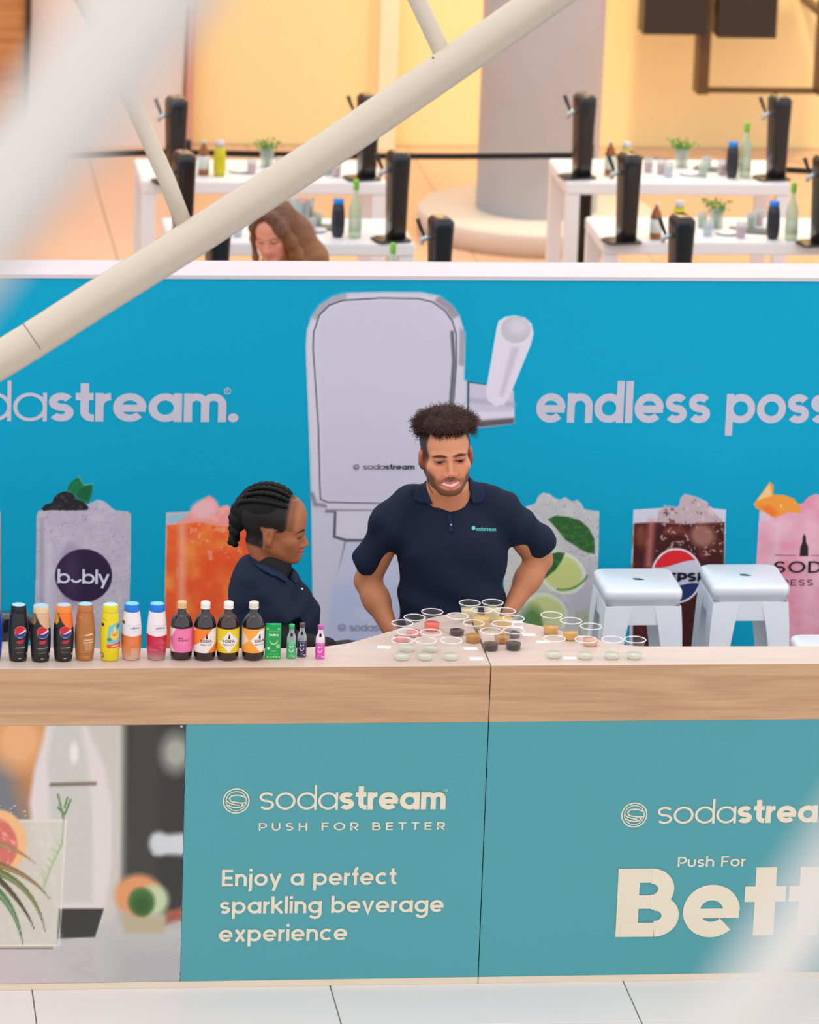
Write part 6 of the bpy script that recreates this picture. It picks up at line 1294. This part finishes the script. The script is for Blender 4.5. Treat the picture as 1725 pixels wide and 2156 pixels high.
chW, waW = px3(578, 1290, YWm+.04), px3(574, 1390, YWm+.05)
wsh.cone(chW, waW, .118, .108, .05, fl=((0, 1, 0), 1.25)); wsh.cone(nbW-np.array((.00, 0, .045)), chW, .085, .115, .06, fl=((0, 1, 0), 1.3)); wsh.ell(px3(622, 1312, YWm+.03), (.072, .10, .075), .06); wsh.ell(px3(535, 1240, YWm+.05), (.075, .15, .10), .06)
wsh.cone(px3(556, 1236, YWm-.04), px3(588, 1300, YWm-.10), .066, .060, .035); wsh.cone(px3(572, 1268, YWm-.075), px3(592, 1306, YWm-.105), .061, .060, .01)
d_ = px3(592, 1306, YWm-.105)-px3(572, 1268, YWm-.075); d_ /= np.linalg.norm(d_); e_ = px3(592, 1306, YWm-.105); wsh.cone(e_+d_*.048, e_+d_*.12, .060, .085, .004, -1)
wsh.cone(px3(556, 1236, YWm+.16), px3(588, 1300, YWm+.22), .066, .060, .035)
sl, P3 = wsh.blk(wsh.lo, wsh.lo+wsh.h*(wsh.n-1), 0); wsh.f += (.0025*np.sin(P3[..., 0]*50+P3[..., 2]*44)+.002*np.sin(P3[..., 2]*80-P3[..., 0]*60)).astype(np.float32)
wsh.cone(nbW+np.array((.0, 0, .09)), nbW+np.array((.006, 0, .000)), .072, .062, .004, -1); wsh.cone(px3(600, 1196, YWm-.02), px3(612, 1224, YWm-.03), .04, .012, .004, -1)
V2, Q2 = wsh.mesh(1); bw = bvh_of(V2, Q2); setp(fastmesh('polo_shirt', V2, Q2, M_navy, None, True), woman)
def ringc(nb_, r0, n0, n1, tilt, par):
    c_ = Field(nb_-.12, nb_+.12, .003); pts = [nb_+np.array((r0*math.cos(R_(a)), r0*.95*math.sin(R_(a)), .010-tilt*math.cos(R_(a)))) for a in np.linspace(n0, n1, 16)]
    for a, b in zip(pts, pts[1:]):
        for dz_ in (0, .008, .016): c_.cone(a+np.array((0, 0, dz_)), b+np.array((0, 0, dz_)), .0042, .0042, .004)
    V_, Q_ = c_.mesh(0); setp(fastmesh('collar', V_, Q_, M_navy2, None, True), par)
ringc(nbW+np.array((0, 0, -.005)), .060, 40, 300, .018, woman)
drape('collar_leaf', bw, [(540, 1160), (533, 1172), (530, 1186), (556, 1204), (582, 1216), (603, 1228), (612, 1218), (600, 1212), (576, 1200), (556, 1186), (544, 1170)], 2.2, .008, M_navy2, woman, .005)
drape('collar_leaf', bw, [(608, 1182), (620, 1190), (632, 1204), (630, 1222), (622, 1230), (612, 1220), (606, 1200)], 2.2, .008, M_navy2, woman, .005)
q = ray(636, 1240); q /= np.linalg.norm(q); hh = bw.ray_cast(Vector(CAM), Vector(q))
if hh[0]: bm = bmesh.new(); bmesh.ops.create_icosphere(bm, subdivisions=2, radius=.004, matrix=Matrix.Translation(hh[0]-Vector(q)*.004)); setp(bmobj('button', bm, mat('button_white', (220, 226, 236), .3), None, True), woman)
# ear stud
ep = WH[:3, :3]@np.array((.081, .0, -.033))+hw_; bm = bmesh.new(); bmesh.ops.create_icosphere(bm, subdivisions=2, radius=.0036, matrix=Matrix.Translation(ep)); setp(bmobj('ear_stud', bm, mat('pearl', (240, 232, 226), .2), None, True), woman)
# braided hair: tight cap with raised braids, gathered at the back into a hanging plait
M_braid = mat('black_braids', (13, 12, 13), .55, spec=.25, noise=(120, .5, (1, 1, 1)))
bf = Field(hw_-.22, hw_+.22, .003)
bf.ell((0, .028, .058), (.0735, .092, .080), .01, 1, WH); bf.ell((0, -.085, .02), (.09, .045, .14), .012, -1, WH); bf.ell((.0, -.055, -.045), (.12, .085, .085), .012, -1, WH); bf.ell((0, .0, -.10), (.10, .06, .09), .01, -1, WH)
for lat in (-62, -40, -20, 0, 20, 40, 62):
    a = R_(lat); pts = []
    for i in range(26):
        u = i/25; el = R_(-28+215*u)*1.0     # from the hairline over the crown to the nape
        e0 = R_(52+140*u); cxv = math.sin(a)*.077*math.sin(min(max(e0, 0), math.pi)); rr0 = math.cos(a*.9)
        pts.append((cxv, .028-.097*math.cos(e0)*1.0, .058+.085*math.sin(e0)*rr0 if math.sin(e0) > 0 else .058+.085*math.sin(e0)*.9))
    for i, p in enumerate(pts): bf.ell(p, (.0068+.0022*(i % 2), .0075, .0062+.0022*(i % 2)), .004, 1, WH)
tail = [(0, .115, .075), (0, .128, .050), (0, .132, .025), (0, .130, .0), (0, .126, -.025), (0, .122, -.048), (0, .125, -.068)]
for j in (-1, 1):
    for i in range(22):
        u = i/21*(len(tail)-1); a_ = min(int(u), len(tail)-2); t_ = u-a_; p = [tail[a_][c]*(1-t_)+tail[a_+1][c]*t_ for c in range(3)]; wv = math.sin(i*1.2+(j > 0)*math.pi)*.006; bf.ell((p[0]+wv+j*.006, p[1]+j*.008*math.cos(i*1.2), p[2]), (.0105, .0115, .0095), .004, 1, WH)
bf.ell((0, .108, .03), (.032, .026, .05), .02, 1, WH)
V2, Q2 = bf.mesh(0); setp(fastmesh('braided_hair', V2, Q2, M_braid, None, True), woman)
tw_ = Field((hw_[0]-.2, YWm-.14, 0), (hw_[0]+.2, YWm+.3, .98), .010); pw = waW+np.array((0, .03, -.10)); tw_.cone(pw, pw+np.array((0, .0, -.02)), .12, .12, .03)
for s_ in (-1, 1): kn = np.array((pw[0]+.02, pw[1]+s_*.08, .46)); an = np.array((pw[0], pw[1]+s_*.09, .08)); tw_.cone(pw+np.array((0, s_*.05, -.03)), kn, .08, .06, .03); tw_.cone(kn, an, .058, .045, .02); tw_.cone(an, an+np.array((.12, 0, -.045)), .045, .034, .02)
V2, Q2 = tw_.mesh(0); setp(fastmesh('trousers', V2, Q2, M_trs, None, True), woman)

# ---------------------------------------------------------------- long-haired woman at the far table
YF_ = 6.35
FH = frame((0, 0, 0), -24, 22, -4); FH[:3, 3] = px3(562, 511, YF_-.07)-FH[:3, :3]@np.array((0, -.085, 0)); fh = FH[:3, 3]
far = empty('person', (fh[0], YF_+.1, 0)); tag(far, 'person with long brown hair looking down, seated beyond the backdrop', 'person')
ff = Field(fh+np.array((-.30, -.26, -.62)), fh+np.array((.34, .34, .20)), .0055); head(ff, FH, .95, .96, fem=True)
nf = fh+np.array((.03, .08, -.17)); ff.cone(FH[:3, :3]@np.array((0, .03, -.05))+fh, nf, .045, .05, .03); ff.cone(nf, nf+np.array((0, .02, -.12)), .07, .10, .05); ff.cone(nf+np.array((-.13, 0, -.10)), nf+np.array((-.18, -.08, -.32)), .042, .036, .03); ff.cone(nf+np.array((.13, 0, -.10)), nf+np.array((.18, -.08, -.32)), .042, .036, .03)
for s_ in (-1, 1): ff.cone(nf+np.array((s_*.18, -.08, -.32)), nf+np.array((s_*.10, -.22, -.34)), .034, .024, .02); hand(ff, nf+np.array((s_*.10, -.20, -.34)), (-s_*.5, -.4, .1), (0, 0, -1), .3, .85, s_)
V, Q = ff.mesh(1); L = loc_of(FH, V); x, y, z = L[:, 0], L[:, 1], L[:, 2]; Cc = np.tile(np.array((226, 152, 124.)), (len(V), 1)); fr = (y < -.03) & (z > -.12) & (z < .12) & (np.abs(x) < .08)
Cc = mixc(Cc, fr*gs((z+.03)**2+(np.abs(x)-.04)**2, .025)*.4, (230, 128, 112))
for s_ in (-1, 1): u = x*s_; Cc = mixc(Cc, fr*ell2(u, z, .031, .016, .020, .0045, .6)*.6, (120, 78, 60)); Cc = mixc(Cc, fr*ell2(u, z, .031, -.001, .016, .0045, .6)*.85, (66, 40, 34))
Cc = mixc(Cc, fr*ell2(x, z, 0, -.068, .022, .008, .6)*.8, (196, 96, 92)); setp(fastmesh('body', V, Q, M_skin, None, True, lin(np.clip(Cc, 0, 255))), far)
fs = Field(fh+np.array((-.32, -.22, -.75)), fh+np.array((.36, .40, -.1)), .008); fs.cone(nf+np.array((0, .02, -.10)), nf+np.array((0, .10, -.30)), .12, .13, .06, fl=((0, 1, 0), .75)); fs.cone(nf+np.array((-.12, 0, -.10)), nf+np.array((-.18, -.08, -.30)), .062, .055, .04); fs.cone(nf+np.array((.12, 0, -.10)), nf+np.array((.18, -.08, -.30)), .062, .055, .04)
V2, Q2 = fs.mesh(1); setp(fastmesh('top', V2, Q2, mat('dark_top', (46, 44, 50), .8), None, True), far)
hg = Field(fh+np.array((-.22, -.24, -.34)), fh+np.array((.34, .32, .22)), .005)
hg.ell((0, .022, .050), (.086, .100, .088), .02, 1, FH); hg.ell((-.012, -.105, -.025), (.056, .085, .105), .012, -1, FH)
T_ = lambda p: FH[:3, :3]@np.array(p, float)+fh
hg.chain([T_((.030, -.055, .115)), T_((.070, -.055, .05)), T_((.085, -.035, -.02)), T_((.095, -.02, -.10)), T_((.105, -.0, -.2))], [.022, .024, .026, .028, .022], .03)
hg.chain([T_((-.020, -.060, .118)), T_((-.066, -.058, .06)), T_((-.078, -.045, -.01)), T_((-.080, -.05, -.10)), T_((-.08, -.05, -.18))], [.018, .014, .012, .012, .010], .02)
hg.chain([T_((0, .08, .03)), T_((.05, .11, -.08)), T_((.11, .10, -.20)), T_((.15, .08, -.30))], [.075, .075, .07, .05], .04)
V2, Q2 = hg.mesh(0); L2 = loc_of(FH, V2); st_ = .5+.5*np.sin(L2[:, 0]*330+np.sin(L2[:, 2]*30)*2)*np.sin(L2[:, 0]*120+L2[:, 1]*150); t_ = np.clip((.10-L2[:, 2])/.25, 0, 1)
Hc = mixc(np.tile(np.array((84, 48, 34.)), (len(V2), 1)), t_*.8, (150, 100, 64)); Hc = mixc(Hc, st_*.35, (190, 140, 96)); V2 = V2+(st_-.5)[:, None]*.002
setp(fastmesh('long_hair', V2, Q2, paintmat('hair_paint', .45, .4), None, True, lin(np.clip(Hc, 0, 255))), far)
ftz = Field(fh+np.array((-.3, -.6, -1.2)), fh+np.array((.3, .4, -.35)), .012); ftz.lo[2] = 0; hpz = np.array((nf[0], nf[1]+.12, .535)); ftz = Field((fh[0]-.3, fh[1]-.55, 0), (fh[0]+.35, fh[1]+.45, .75), .012)
ftz.cone(hpz+np.array((-.07, 0, 0)), hpz+np.array((.07, 0, 0)), .078, .078, .03)
for s_ in (-1, 1): kn = hpz+np.array((s_*.12, -.36, .0)); ftz.cone(hpz+np.array((s_*.08, 0, 0)), kn, .072, .055, .03); ftz.cone(kn, np.array((kn[0], kn[1]+.02, .07)), .053, .042, .02); ftz.cone((kn[0], kn[1]+.02, .045), (kn[0], kn[1]-.10, .036), .042, .034, .02)
V2, Q2 = ftz.mesh(0); setp(fastmesh('trousers', V2, Q2, M_trs, None, True), far)
# her chair
t = empty('chair', (hpz[0], hpz[1]+.0, 0)); tag(t, 'white chair under the long-haired woman, hidden by the backdrop', 'chair')
bm = bmesh.new(); loft(bm, [rrect(.21, .21, .05, .42), rrect(.22, .22, .05, .45)]); bmobj('seat', bm, M_tab, t)
for sx in (-1, 1):
    for sy in (-1, 1): bm = bmesh.new(); tube(bm, [(sx*.2, sy*.2, 0), (sx*.17, sy*.17, .4195)], .015, 10); bmobj('leg', bm, M_tab, t, True)
